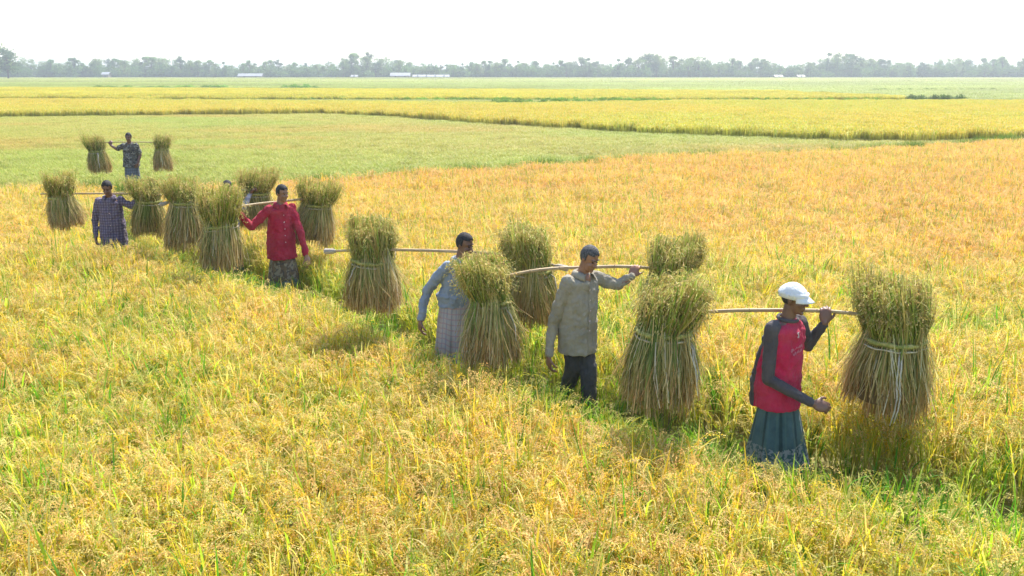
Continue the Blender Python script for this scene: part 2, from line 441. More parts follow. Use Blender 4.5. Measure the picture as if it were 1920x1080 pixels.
def tree_meshes(seed, kind):
    """unit tree, 1 m tall: trunk with limbs, crown of leaf clumps"""
    r = random.Random(seed); bm = bmesh.new(); S = Strands(seed); blobs = []
    hue = r.choice([(.17, .26, .06), (.12, .21, .05), (.10, .17, .06), (.19, .26, .075)])
    if kind == 'round':
        th = .42
        for k in range(15):
            a = r.uniform(0, 6.283); z = r.uniform(.28, .86); rr = .36 * math.sqrt(max(0, 1 - ((z - .52) / .46) ** 2)) * r.uniform(.3, 1)
            blobs.append((Vector((math.cos(a) * rr, math.sin(a) * rr, z)), r.uniform(.11, .17)))
        blobs.append((Vector((r.uniform(-.05, .05), 0, .87)), .12))
    elif kind == 'tall':
        th = .55
        for k in range(13):
            a = r.uniform(0, 6.283); z = r.uniform(.25, .93); rr = .24 * (1.25 - z * .75) * r.uniform(.3, 1.1)
            blobs.append((Vector((math.cos(a) * rr, math.sin(a) * rr, z)), r.uniform(.08, .13)))
        blobs.append((Vector((0, 0, .93)), .07))
    else:  # spreading, open
        th = .5
        for k in range(13):
            a = r.uniform(0, 6.283); z = r.uniform(.34, .88); rr = r.uniform(.05, .38)
            blobs.append((Vector((math.cos(a) * rr, math.sin(a) * rr, z)), r.uniform(.11, .16)))
    top = Vector((r.uniform(-.03, .03), r.uniform(-.03, .03), th + .25))
    tube(bm, [Vector((0, 0, 0)), Vector((.01, 0, th * .5)), Vector((top.x * .5, top.y * .5, th)), top], [.028, .022, .017, .006])
    for c, rad in blobs:
        p0 = Vector((0, 0, min(th, c.z * .7))); tube(bm, [p0, p0.lerp(c, .5) + Vector((0, 0, .03)), c], [.011, .007, .003], 5)
        base = jit(r, hue, .2)
        for k in range(95):
            v = Vector((r.gauss(0, 1), r.gauss(0, 1), r.gauss(0, .8))); v = v.normalized() * rad * r.random() ** .45
            S.grain(c + v, Vector((r.uniform(-1, 1), r.uniform(-1, 1), r.uniform(-1, .6))), r.uniform(.04, .075), r.uniform(.025, .045), jit(r, base, .25))
    tm = bm_mesh('trunk', bm); tm.materials.append(MAT_BARK)
    return tm, S.mesh('crown', MAT_LEAF)
TREES = {k: [tree_meshes(500 + i * 7 + j * 31, k) for i in range(4)] for j, k in enumerate(('round', 'tall', 'open'))}
LAB = {'round': 'hazy tree with a dense rounded crown in the far tree line', 'tall': 'tall narrow hazy tree rising above the far tree line', 'open': 'hazy open crowned tree with spreading limbs in the far tree line'}
def tree(x, y, hgt, kind, wide, rnd, label=None, group='trees along the horizon'):
    root = empty('tree', (x, y, 0), rnd.uniform(0, 6.28)); tm, cm = rnd.choice(TREES[kind])
    for nm, me in (('trunk', tm), ('crown', cm)):
        o = link(bpy.data.objects.new(nm, me), root); o.scale = (hgt * wide, hgt * wide, hgt)
    lab = LAB[kind].replace('hazy', ('low' if hgt < 9.5 else 'tall') + ' hazy', 1) if kind != 'tall' else (LAB[kind] if hgt > 11 else 'slender hazy tree of modest height in the far tree line')
    tag(root, label or lab, 'tree', (lab.split()[0] + ' ' + {'round': 'rounded', 'tall': 'narrow', 'open': 'open crowned'}[kind] + (' high' if kind == 'tall' and hgt > 11 else '') + ' trees along the horizon') if not label else None)
SKY = [(0,100),(40,112),(62,104),(100,110),(150,112),(180,104),(210,109),(250,112),(300,106),(330,104),(400,113),(450,116),(520,111),(560,116),(600,119),(640,108),(690,97),(730,104),(760,113),(790,112),(812,123),(850,119),(900,116),(940,109),(980,111),(1030,119),(1080,105),(1130,116),(1180,106),(1200,100),(1250,98),(1300,102),(1350,109),(1380,106),(1410,106),(1440,119),(1480,119),(1500,114),(1540,99),(1570,97),(1590,105),(1620,102),(1650,109),(1700,116),(1750,106),(1780,102),(1810,104),(1850,106),(1890,109),(1920,109)]
rt = random.Random(77)
def skyline(x, d):
    u = 960 + 1800 * x / d
    return 3.2 + (136 - np.interp(u, [s[0] for s in SKY], [s[1] for s in SKY])) / 1800 * d
x = -400.0
while x < 400:
    d = rt.uniform(572, 592); top = skyline(x, d); hgt = top * rt.choice([.55, .72, .85, .95, 1.0])
    kind = rt.choice(['round', 'round', 'open', 'tall']) if hgt < .9 * top else rt.choice(['tall', 'tall', 'open', 'round'])
    tree(x, d, hgt, kind, {'round': rt.uniform(.9, 1.25), 'tall': rt.uniform(.9, 1.3), 'open': rt.uniform(.8, 1.1)}[kind], rt)
    x += rt.uniform(3.0, 5.4)
x = -420.0
while x < 420:
    d = rt.uniform(604, 626); top = skyline(x, d)
    kind = rt.choice(['round', 'tall', 'open']); tree(x, d, top * rt.uniform(.78, 1.0), kind, rt.uniform(1.0, 1.3), rt)
    x += rt.uniform(6.6, 9.6)
for dx, hh in ((-252, 20.5), (-245, 15.0)):
    tree(dx, 478, hh, 'round', 1.15, rt, 'large full green tree standing out before the far tree line' if hh > 20 else 'smaller rounded tree beside the large full green tree')
rg = np.random.default_rng(71); n = 1020
scatter('undergrowth', 'dense hazy undergrowth along the foot of the far trees', 'undergrowth', np.c_[np.linspace(-430, 430, n) + rg.uniform(-2, 2, n), rg.uniform(570, 615, n), np.zeros(n)],
        np.c_[np.zeros((n, 2)), rg.uniform(0, 6.28, n)], np.c_[np.full((n, 2), 5.0) * rg.uniform(.7, 1.3, (n, 1)), rg.uniform(3.5, 8.0, n)], rg.integers(0, 4, n), 1.7 * np.ones((n, 3)) * rg.normal(1, .15, n)[:, None], 'bush')

# tin-roofed village sheds before the trees
t = NT('tin_roof'); MAT_TIN = t.done(t.princ(t.ramp(t.noise(t.coord(), .8, 3), [(.3, (.24, .25, .27)), (.7, (.34, .35, .37))]), .55, .3))
t = NT('mud_wall'); MAT_MUD = t.done(t.princ(t.ramp(t.noise(t.coord(), 1.0, 3), [(.3, (.22, .18, .14)), (.7, (.33, .28, .22))]), .9, .1))
t = NT('dark_door'); MAT_DOOR = t.done(t.princ((.06, .05, .045), .8))
def box(bm, x0, x1, y0, y1, z0, z1):
    v = [bm.verts.new(p) for p in ((x0,y0,z0),(x1,y0,z0),(x1,y1,z0),(x0,y1,z0),(x0,y0,z1),(x1,y0,z1),(x1,y1,z1),(x0,y1,z1))]
    for f in ((3,2,1,0),(4,5,6,7),(0,1,5,4),(1,2,6,5),(2,3,7,6),(3,0,4,7)): bm.faces.new([v[i] for i in f])
def shed(u, wid, label, hw=1.9, hr=1.5, d=556):
    x = (u - 960) / 1800 * d; root = empty('village_shed', (x, d, 0)); w = wid / 2
    bm = bmesh.new(); box(bm, -w, w, -2.2, 2.2, 0, hw); mesh_obj('wall', bm_mesh('wall', bm), MAT_MUD, root)
    bm = bmesh.new()
    pr = [(-2.9, hw - .15), (0, hw + hr), (2.9, hw - .15), (2.9, hw - .05), (0, hw + hr + .1), (-2.9, hw - .05)]
    a = [bm.verts.new((-w - .5, y, z)) for y, z in pr]; b = [bm.verts.new((w + .5, y, z)) for y, z in pr]
    for i in range(6): bm.faces.new((a[i], a[(i + 1) % 6], b[(i + 1) % 6], b[i]))
    bm.faces.new(a[::-1]); bm.faces.new(b); bmesh.ops.recalc_face_normals(bm, faces=bm.faces)
    mesh_obj('roof', bm_mesh('roof', bm), MAT_TIN, root)
    for k in range(max(1, int(wid / 5))):
        bm = bmesh.new(); xx = -w + (k + .5) * wid / max(1, int(wid / 5)); box(bm, xx - .45, xx + .45, -2.24, -2.203, 0, 1.6); mesh_obj('door', bm_mesh('door', bm), MAT_DOOR, root)
    tag(root, label, 'shed')
shed(482, 13, 'white tin roofed shed standing alone left of the tall trees', 1.3, 1.3)
shed(756, 10.5, 'bright white roofed shed at the end of the long low shed', 1.5, 1.5)
shed(812, 20, 'long low grey white roofed shed before the trees', 1.0, .9, 558)
shed(218, 3.4, 'small white shed alone under the left trees', 2.2, 1.2)
shed(672, 3.0, 'small white shed under the tallest tree group', 1.0, .8)
shed(1447, 4.0, 'small white roofed shed in the gap between tree groups', 1.0, .8)
shed(1488, 3.4, 'second small white roofed shed beside the gap in trees', 1.0, .8, 559)

# ------------------------------------------------------------------ haze
t = NT('haze'); v = t.n('ShaderNodeVolumePrincipled'); v.inputs['Color'].default_value = (.90, .96, 1.0, 1)
v.inputs['Density'].default_value = 0.00062; v.inputs['Anisotropy'].default_value = 0.35
t.l(v.outputs[0], t.out.inputs['Volume'])
bm = bmesh.new(); box(bm, -1600, 1600, -300, 2900, -1.0, 26.0)
hz = mesh_obj('haze', bm_mesh('haze', bm), t.m); tag(hz, 'pale blue summer haze over the plain and far trees', 'haze', kind='stuff')

# ------------------------------------------------------------------ rice sheaves
t = NT('straw_rope'); oc = t.coord('Object', (1, 1, 1))
MAT_ROPE = t.done(t.princ(t.ramp(t.noise(oc, 60, 3), [(.3, (.38, .31, .19)), (.7, (.60, .53, .38))]), .85, .1, t.noise(oc, 180, 2), .5, .004))
t = NT('pale_rope'); MAT_ROPE2 = t.done(t.princ(t.ramp(t.noise(t.coord(), 60, 3), [(.3, (.42, .37, .28)), (.7, (.62, .57, .47))]), .85, .1))
t = NT('green_straw_band'); oc = t.coord('Object')
MAT_BAND = t.done(t.princ(t.ramp(t.noise(oc, 35, 3), [(.3, (.20, .24, .06)), (.5, (.34, .34, .10)), (.7, (.52, .43, .18))]), .85, .1, t.noise(oc, 160, 2), .7, .006))

def sheaf(label, loc, up, dn, wide=1.0, seed=0, n=1.0, tilt=(0, 0), strand=None, pole_z=.12, fan=1.0, group=None, green=.5, rt=None, sling=()):
    """tied bundle of cut rice; origin at the tie, up = ear height above it, dn = stalk length below it"""
    r = random.Random(seed); root = empty('rice_sheaf', loc); root.rotation_euler = (tilt[0] + r.uniform(-.05, .05), tilt[1] + r.uniform(-.08, .08), r.uniform(-.3, .3))
    tag(root, label, 'sheaf', group)
    dn *= .90 * r.uniform(.95, 1.05); up *= r.uniform(.88, 1.0)
    R0 = .195 * wide * r.uniform(.90, 1.10); R1 = .288 * wide * fan * r.uniform(.93, 1.07); RT = (rt or .275 * wide) * .92
    # stalks
    S = Strands(seed + 1)
    ring = 18; prof = [(-dn * .86, R1 * .80), (-dn * .45, R1 * .72), (-.02, R0 * .88), (up * .35, R0 * .95), (up * .62, RT * .62)]
    lump = [r.uniform(0, 6.28) for _ in range(6)]; sa_ = r.uniform(0, 6.28); sh_up = (math.cos(sa_) * .11, math.sin(sa_) * .07); sh_lo = (r.uniform(-.05, .05), r.uniform(-.04, .04))
    def irr(a, z=0): return 1 + .075 * math.sin(2 * a + lump[0]) + .065 * math.sin(5 * a + lump[1] + 3 * z) + .05 * math.sin(11 * a + lump[2])
    def core(strands, prof, c_lo, c_hi):
        b = len(strands.v)
        for j, (z, rr) in enumerate(prof):
            for k in range(ring):
                a = 6.2832 * k / ring; q = rr * (1 + .06 * math.sin(3 * a + seed))
                strands.v.append((math.cos(a) * q, math.sin(a) * q, z)); f = j / (len(prof) - 1)
                strands.c.append(tuple(c_lo[i] * (1 - f) + c_hi[i] * f for i in range(3)))
        for j in range(len(prof) - 1):
            for k in range(ring): strands.f.append((b + j * ring + k, b + j * ring + (k + 1) % ring, b + (j + 1) * ring + (k + 1) % ring, b + (j + 1) * ring + k))
        strands.f.append(tuple(b + k for k in range(ring))[::-1]); e = b + (len(prof) - 1) * ring; strands.f.append(tuple(e + k for k in range(ring)))
    core(S, prof[:3], (.20, .13, .05), (.16, .14, .05))
    for k in range(int(2600 * n)):
        a = r.uniform(0, 6.2832); q = 1.0 - .30 * r.random() ** 1.5
        if r.random() < .10: q *= r.uniform(1.03, 1.20)
        q *= irr(a)
        o = Vector((math.cos(a), math.sin(a), 0)); sd = Vector((-o.y, o.x, 0))
        drift = r.gauss(0, .06) + .06 * math.sin(3 * a + lump[4])
        z1 = -dn * (1.04 - .34 * r.random() ** 1.6) * (1 + .07 * math.sin(4 * a + lump[3]) + .05 * math.sin(9 * a + lump[5])); bulge = r.uniform(-.015, .06)
        if r.random() < .08: z1 *= r.uniform(.5, .95)
        p0 = o * R0 * min(q, 1.10) * r.uniform(.88, 1.04) + Vector((0, 0, r.uniform(-.03, .10) + (.10 if r.random() < .3 else 0)))
        p2 = o * R1 * q + sd * drift + Vector((sh_lo[0], sh_lo[1], z1))
        if r.random() < .08: p2 += o * r.uniform(.03, .15) + sd * r.gauss(0, .07) + Vector((0, 0, r.uniform(0, .18)))
        p1 = p0.lerp(p2, .5) + o * bulge + sd * r.gauss(0, .016) + Vector((0, 0, -.02))
        gs = .72 + .5 * math.sin(a * 2.0 + lump[1]) * .6 + .4 * math.sin(a * 7 + lump[0])
        x = r.random()
        if x < green * gs: c0 = r.choice([(.17, .28, .045), (.24, .32, .06), (.10, .16, .03)]); c1 = r.choice([(.30, .30, .07), (.44, .32, .11), (.56, .42, .17), (.24, .20, .06)])
        elif x < .60: c0 = (.52, .46, .15); c1 = r.choice([(.52, .29, .10), (.40, .21, .07), (.62, .42, .17), (.28, .16, .06)])
        else: c0 = (.68, .56, .25); c1 = r.choice([(.66, .45, .19), (.46, .27, .09), (.72, .58, .31)])
        c0 = jit(r, c0, .28); c1 = jit(r, c1, .25)
        if r.random() < .03: c0 = c1 = jit(r, (.78, .70, .48), .1)
        cm = tuple(.6 * c0[i] + .4 * c1[i] for i in range(3))
        s2 = (sd + o * r.uniform(-.8, .8)).normalized(); w_ = r.uniform(.0035, .010)
        S.ribbon([p0, p1], w_, s2, c0, cm, taper=False)
        S.ribbon([p1, p2], w_ * r.uniform(.6, 1.0), s2, cm, c1, taper=False)
    o_ = mesh_obj('stalks', S.mesh('stalks', MAT_SHEAF), None, root); o_['kind'] = 'stuff'
    # ears and leaves above the tie
    S = Strands(seed + 2); core(S, prof[2:], (.14, .13, .04), (.16, .17, .05))
    for k in range(int(1500 * n)):
        a = r.uniform(0, 6.2832); q = r.random() ** .5; o = Vector((math.cos(a), math.sin(a), 0)); sd = Vector((-o.y, o.x, 0)); ir = irr(a, 1)
        hh = up * r.uniform(.50, 1.06) * (1 + .13 * math.sin(2 * a + lump[5]) + .10 * math.sin(5 * a + lump[4])); z0 = max(0, r.uniform(-.15, .38)) * up
        f0 = z0 / up; p0 = o * (R0 * (1 - f0) + RT * .85 * f0) * (.5 + .5 * q) * ir + Vector((0, 0, z0))
        fh = min(1.1, hh / up); top = o * (R0 + (RT * 1.06 - R0) * fh) * q * r.uniform(.85, 1.10) * ir + sd * r.gauss(0, .05) + Vector((sh_up[0] * fh, sh_up[1] * fh, hh))
        if top.z < p0.z + .06: top.z = p0.z + .06
        over = o * r.uniform(-.03, .10) + sd * r.gauss(0, .06); drop = r.uniform(-.03, .08)
        if q > .8 and r.random() < .22: over = o * r.uniform(.03, .09); drop = r.uniform(.05, .16); top.z = max(p0.z + .05, top.z * .7)
        x = r.random()
        if x < .45: c0 = r.choice([(.14, .22, .030), (.21, .30, .045), (.10, .15, .03)]); c1 = r.choice([(.42, .50, .07), (.54, .54, .10), (.26, .36, .05)])
        else: c0 = r.choice([(.32, .34, .06), (.36, .29, .08), (.24, .21, .06)]); c1 = r.choice([(.68, .56, .16), (.68, .50, .20), (.56, .38, .13), (.64, .58, .13)])
        c0 = jit(r, c0, .30); c1 = jit(r, c1, .25)
        m = p0.lerp(top, .55) + o * .025 * q
        e = top + over + Vector((0, 0, -drop))
        s2 = (sd + o * r.uniform(-1, 1)).normalized()
        S.ribbon([p0, m, top, e], r.uniform(.007, .015), s2, c0, c1)
        if r.random() < .75:
            for j in range(5):
                u = r.random(); S.grain(top.lerp(e, u) + Vector((r.uniform(-1, 1), r.uniform(-1, 1), r.uniform(-1.5, .4))) * .022, over + Vector((r.uniform(-.05, .05), r.uniform(-.05, .05), -.06)), r.uniform(.016, .030), r.uniform(.007, .012), jit(r, r.choice([(.66, .50, .19), (.58, .52, .14), (.50, .36, .13)]), .25))
    for k in range(int(240 * n)):    # loose stray awns round the outline
        a = r.uniform(0, 6.2832); o = Vector((math.cos(a), math.sin(a), 0)); z = up * r.uniform(.35, .95); p = o * RT * r.uniform(.85, 1.0) + Vector((0, 0, z))
        d = o * r.uniform(.02, .08) + Vector((r.uniform(-.05, .05), r.uniform(-.05, .05), r.uniform(-.03, .11)))
        S.ribbon([p, p + d * .6, p + d + Vector((0, 0, -.02))], .006, Vector((-o.y, o.x, 0)), jit(r, (.45, .42, .12), .2), jit(r, (.62, .52, .22), .2))
    o_ = mesh_obj('grain_head', S.mesh('grain_head', MAT_SHEAF), None, root); o_['kind'] = 'stuff'
    for k in range(int(90 * n)):    # leaves bent down over the tie
        a = r.uniform(0, 6.2832); o = Vector((math.cos(a), math.sin(a), 0)); sd = Vector((-o.y, o.x, 0)); z0 = r.uniform(.06, .16)
        p0 = o * R0 * 1.0 + Vector((0, 0, z0)); p1 = o * (R0 + r.uniform(.03, .06)) + sd * r.gauss(0, .03) + Vector((0, 0, z0 * .5)); p2 = o * (R0 + r.uniform(.03, .08)) + sd * r.gauss(0, .06) + Vector((0, 0, -r.uniform(.02, .16)))
        S.ribbon([p0, p1, p2], r.uniform(.006, .012), sd, jit(r, (.26, .31, .06), .3), jit(r, r.choice([(.60, .50, .18), (.42, .44, .10), (.66, .54, .26)]), .2))
    # straw band and rope at the tie
    def hoop(z0, rad, thick, wob, nm, mat):
        bm = bmesh.new(); pts = []
        for k in range(29):
            a = 6.2832 * k / 28; pts.append(Vector((math.cos(a) * rad * (1 + .03 * math.sin(5 * a + seed)), math.sin(a) * rad * (1 + .03 * math.sin(5 * a + seed)), z0 + wob * math.sin(a + seed) + .004 * math.sin(9 * a))))
        tube(bm, pts, [thick * (1 + .25 * math.sin(k * 2.3)) for k in range(29)], 7, cap=False)
        bmesh.ops.remove_doubles(bm, verts=bm.verts, dist=.0005)
        return mesh_obj(nm, bm_mesh(nm, bm), mat, root, True)
    hoop(.03, R0 * 1.07, .019, .014, 'straw_band', MAT_BAND)
    hoop(-.012, R0 * 1.13, .007, .015, 'rope', MAT_ROPE)
    for sa in sling:   # sling from the rope up to the pole
        bm = bmesh.new(); o = Vector((math.cos(sa), math.sin(sa), 0)); e = Vector((math.copysign(R0 * 1.25, o.x), 0, pole_z + .01))
        tube(bm, [o * R0 * 1.08 + Vector((0, 0, -.01)), (o * R0 * 1.12).lerp(e, .5) + o * .02 + Vector((0, 0, -.01)), e], [.0065] * 3, 6)
        mesh_obj('sling', bm_mesh('sling', bm), MAT_ROPE, root, True)
    for (a, ln, w) in (strand or []):
        a = math.radians(a); o = Vector((math.cos(a), math.sin(a), 0)); sd = Vector((-o.y, o.x, 0)); bm = bmesh.new()
        pts = [o * (R0 * 1.06) + Vector((0, 0, -.005))]
        for k in range(1, 6):
            u = k / 5 * ln / dn; pts.append(o * (R0 * (1 - u) + R1 * u + .045 * math.sin(3.14 * min(1, u)) * .6 + .048) + sd * (.012 * math.sin(k * 1.7 + seed)) + Vector((0, 0, -ln * k / 5)))
        tube(bm, pts, [w, w * 1.1, w, w * 1.15, w, w * .7], 6); mesh_obj('rope_end', bm_mesh('rope_end', bm), MAT_ROPE2, root, True)
    return root

# ------------------------------------------------------------------ carrying poles
t = NT('bamboo'); oc = t.coord('Object', (6, 60, 60))
MAT_BAMBOO = t.done(t.princ(t.ramp(t.noise(oc, 1.0, 4), [(.3, (.30, .20, .105)), (.55, (.50, .37, .21)), (.75, (.62, .49, .30))]), .55, .3, t.noise(oc, 3, 3), .3, .003))
t = NT('bamboo_end'); MAT_BEND = t.done(t.princ(t.ramp(t.noise(t.coord(), 40, 3), [(.3, (.34, .29, .24)), (.7, (.52, .46, .38))]), .7, .2))

def pole(label, pts, rad=.019, ends=(False, False)):
    rad = rad * .88
    """split-bamboo yoke through three points (left end, shoulder, right end)"""
    a, b, c = [Vector(p) for p in pts]; base = b.copy(); P = []
    for k in range(25):
        u = k / 24
        if u < .5: s = u * 2; q = a.lerp(b, s); q.z += (b.z - a.z) * (.8 * math.sin(s * math.pi) * .5)
        else: s = (u - .5) * 2; q = b.lerp(c, s); q.z += (b.z - c.z) * (.8 * math.sin(s * math.pi) * .5)
        P.append(q - base)
    bm = bmesh.new(); tube(bm, P, [rad * (.80 + .20 * math.sin(math.pi * k / 24)) for k in range(25)], 10)
    o = mesh_obj('carrying_pole', bm_mesh('carrying_pole', bm), MAT_BAMBOO, None, True); o.location = base; tag(o, label, 'pole')
    for k in (3, 6, 9, 15, 18, 21):
        d = (P[k + 1] - P[k]).normalized(); bm = bmesh.new()
        tube(bm, [P[k] - d * .006, P[k], P[k] + d * .006], [rad * .95, rad * 1.28, rad * .95], 10); mesh_obj('bamboo_node', bm_mesh('bamboo_node', bm), MAT_BAMBOO, o, True)
    for flag, i0, i1 in ((ends[0], 0, 1), (ends[1], 24, 23)):
        if not flag: continue
        d = (P[i0] - P[i1]).normalized(); bm = bmesh.new(); tube(bm, [P[i0] - d * .03, P[i0] + d * .0, P[i0] + d * .09, P[i0] + d * .10], [rad * .9, .028, .033, .026], 8)
        for v in bm.verts: pass
        mesh_obj('pole_end', bm_mesh('pole_end', bm), MAT_BEND, o)
    return o

# ------------------------------------------------------------------ people
def skin_mat(nm, c):
    t = NT(nm); oc = t.coord()
    return t.done(t.princ(t.ramp(t.noise(oc, 9, 4), [(.3, tuple(x * .8 for x in c)), (.7, tuple(x * 1.15 for x in c))]), .42, .5, t.noise(oc, 140, 2), .15, .002))
SKIN_A = skin_mat('dark_brown_skin', (.30, .155, .096)); SKIN_B = skin_mat('brown_skin', (.33, .165, .103)); SKIN_C = skin_mat('deep_brown_skin', (.205, .105, .070))
t = NT('black_hair'); MAT_HAIR = t.done(t.princ(t.ramp(t.noise(t.coord(), 60, 3), [(.3, (.014, .013, .013)), (.7, (.055, .050, .048))]), .7, .3, t.noise(t.coord(), 150, 2), .9, .006))
t = NT('greying_hair'); MAT_HAIR2 = t.done(t.princ(t.ramp(t.noise(t.coord(), 80, 3), [(.3, (.030, .030, .032)), (.7, (.16, .15, .145))]), .7, .3, t.noise(t.coord(), 150, 2), .9, .006))
t = NT('eye'); MAT_EYE = t.done(t.princ((.02, .016, .014), .2, .5))

def cloth(nm, c, var=.16, pattern=None, stain=None):
    t = NT(nm); oc = t.coord(); col = t.ramp(t.noise(oc, 5, 5), [(.28, tuple(x * (1 - var) for x in c)), (.72, tuple(min(1, x * (1 + var)) for x in c))])
    if pattern: col = pattern(t, col)
    g_ = sum(c) / 3; dust = tuple(.45 * x + .30 * g_ + .13 * e_ for x, e_ in zip(c, (1.0, .85, .62)))
    col = t.mix(t.math('MULTIPLY', t.math('SUBTRACT', t.noise(oc, 2.6, 6, .65), .40, clamp=True), .9, clamp=True), col, dust)
    if stain: col = t.mix(t.math('MULTIPLY', t.math('GREATER_THAN', t.noise(oc, 3.2, 4), .56), .5), col, stain)
    h = t.math('ADD', t.math('MULTIPLY', t.noise(t.coord('Object', (1, 1, .45)), 16, 4), 1.0), t.math('MULTIPLY', t.noise(oc, 320, 1), .06))
    return t.done(t.princ(col, .9, .12, h, .7, .04, sheen=.08))
def sep(t, which='UV'):
    s = t.n('ShaderNodeSeparateXYZ'); t.l(t.coord(which), s.inputs[0]); return s.outputs
def band(t, x, freq, lo, hi):   # 1 where the fraction lies between lo and hi
    f = t.math('FRACT', t.math('MULTIPLY', x, freq)); return t.math('MULTIPLY', t.math('GREATER_THAN', f, lo), t.math('LESS_THAN', f, hi))
def checks(a, b, fu, fv, w=.35, which='UV', amt=.8):
    def f(t, col):
        s = sep(t, which); x, y = (s[0], s[1]) if which == 'UV' else (s[0], s[2])
        col = t.mix(t.math('MULTIPLY', band(t, x, fu, 0, w), amt), col, a)
        return t.mix(t.math('MULTIPLY', band(t, y, fv, 0, w), amt), col, b)
    return f
def teal_lungi(t, col):
    s = sep(t); col = t.mix(t.math('MULTIPLY', band(t, s[0], 17, 0, .22), .45), col, (.10, .17, .155))
    col = t.mix(t.math('MULTIPLY', band(t, s[0], 9, .55, .75), .6), col, (.012, .030, .032))
    blotch = t.math('GREATER_THAN', t.noise(t.coord('UV', (46, 24, 1)), 1.0, 2), .49)
    hem = t.math('MULTIPLY', t.math('GREATER_THAN', s[1], .10), t.math('LESS_THAN', s[1], .30)); top = t.math('GREATER_THAN', s[1], .86)
    return t.mix(t.math('MULTIPLY', t.math('MULTIPLY', blotch, t.math('MAXIMUM', hem, top)), .55), col, (.42, .41, .41))
def batik(a, b, c, sc=11):
    def f(t, col):
        u = t.coord('UV', (sc, sc * .6, 1)); n1 = t.noise(u, 1.0, 2); n2 = t.noise(u, 2.3, 2)
        col = t.mix(t.math('MULTIPLY', t.math('GREATER_THAN', n1, .52), .9), col, a); col = t.mix(t.math('MULTIPLY', t.math('GREATER_THAN', n2, .56), .85), col, b)
        s = sep(t); return t.mix(t.math('MULTIPLY', t.math('LESS_THAN', s[1], .24), .75), col, c)
    return f
def blot(a, b, sc):
    def f(t, col):
        col = t.mix(t.math('GREATER_THAN', t.noise(t.coord(), sc, 2), .54), col, a); return t.mix(t.math('GREATER_THAN', t.noise(t.coord(), sc * 1.7, 2), .58), col, b)
    return f

def cap_(bm, p0, p1, r0, r1, seg=14):
    """tapered capsule"""
    ax = p1 - p0; L = max(ax.length, 1e-4); q = ax.to_track_quat('Z', 'Y'); rings = []
    prof = [(-r0 * math.sin(a), r0 * math.cos(a)) for a in (1.3, .9, .45)] + [(0, r0), (L * .5, (r0 + r1) / 2), (L, r1)] + [(L + r1 * math.sin(a), r1 * math.cos(a)) for a in (.45, .9, 1.3)]
    for z, rr in prof: rings.append([bm.verts.new(p0 + q @ Vector((math.cos(6.2832 * k / seg) * rr, math.sin(6.2832 * k / seg) * rr, z))) for k in range(seg)])
    for a, b in zip(rings[:-1], rings[1:]):
        for k in range(seg): bm.faces.new((a[k], a[(k + 1) % seg], b[(k + 1) % seg], b[k]))
    bm.faces.new(rings[0][::-1]); bm.faces.new(rings[-1])
def ell_(bm, c, r, M=None):
    mt = Matrix.Translation(c) @ (M.to_4x4() if M else Matrix.Identity(4)) @ Matrix.Diagonal((*r, 1))
    bmesh.ops.create_uvsphere(bm, u_segments=18, v_segments=12, radius=1.0, matrix=mt)
def loft_(bm, rings, seg=28, p=2.4):
    """rings: (centre, half vector side, half vector front)"""
    R = []
    for c, a, b in rings:
        rr = []
        for k in range(seg):
            th = 6.2832 * k / seg; cx, sx = math.cos(th), math.sin(th)
            m = (abs(cx) ** p + abs(sx) ** p) ** (-1 / p); rr.append(bm.verts.new(c + a * cx * m + b * sx * m))
        R.append(rr)
    for a, b in zip(R[:-1], R[1:]):
        for k in range(seg): bm.faces.new((a[k], a[(k + 1) % seg], b[(k + 1) % seg], b[k]))
    bm.faces.new(R[0][::-1]); bm.faces.new(R[-1])

def add_hand(bm, wrist, d, pn, curl, side, k=1.0, spread=.10):
    """palm, four jointed fingers and a thumb; d = pointing direction, pn = palm normal, side = +1/-1 puts the thumb"""
    d = d.normalized(); pn = (pn - d * pn.dot(d)).normalized(); ac = d.cross(pn).normalized() * side; M = Matrix((d, ac, pn)).transposed()
    ell_(bm, wrist + d * .048 * k, (.060 * k, .045 * k, .021 * k), M)
    for j, (o, L) in enumerate(((.030, .92), (.010, 1.0), (-.011, .94), (-.031, .74))):
        p = wrist + d * (.088 - .006 * abs(j - 1)) * k + ac * o * k; dd = (d + ac * o * spread * 12).normalized(); ang = 0; rad = .0100 * k
        for s, ln in enumerate((.040, .027, .022)):
            ang += curl * (.8, 1.15, .8)[s]
            dv = dd * math.cos(ang) + pn * math.sin(ang); q = p + dv * ln * L * k; cap_(bm, p, q, rad, rad * .9, 8); p = q; rad *= .9
    p = wrist + d * .025 * k + ac * .032 * k
    for s, ln in enumerate((.038, .030, .024)):
        dv = (ac * (.75 - .35 * s * min(1, curl + .3)) + d * .75 + pn * (.25 + .5 * curl * s)).normalized(); q = p + dv * ln * k; cap_(bm, p, q, (.0125, .0105, .0095)[s] * k, (.0105, .0095, .0085)[s] * k, 8); p = q

def remesh(o, vox, it=4, wr=None, fac=.5):
    m = o.modifiers.new('remesh', 'REMESH'); m.mode = 'VOXEL'; m.voxel_size = vox; m.use_smooth_shade = True
    if it: s = o.modifiers.new('smooth', 'SMOOTH'); s.iterations = it; s.factor = fac
    for (size, strength, dep) in (wr or []):
        tx = bpy.data.textures.new('wrinkle', 'CLOUDS'); tx.noise_scale = size; tx.noise_depth = dep
        d = o.modifiers.new('wrinkle', 'DISPLACE'); d.texture = tx; d.strength = strength; d.mid_level = .5; d.texture_coords = 'LOCAL'
    return o

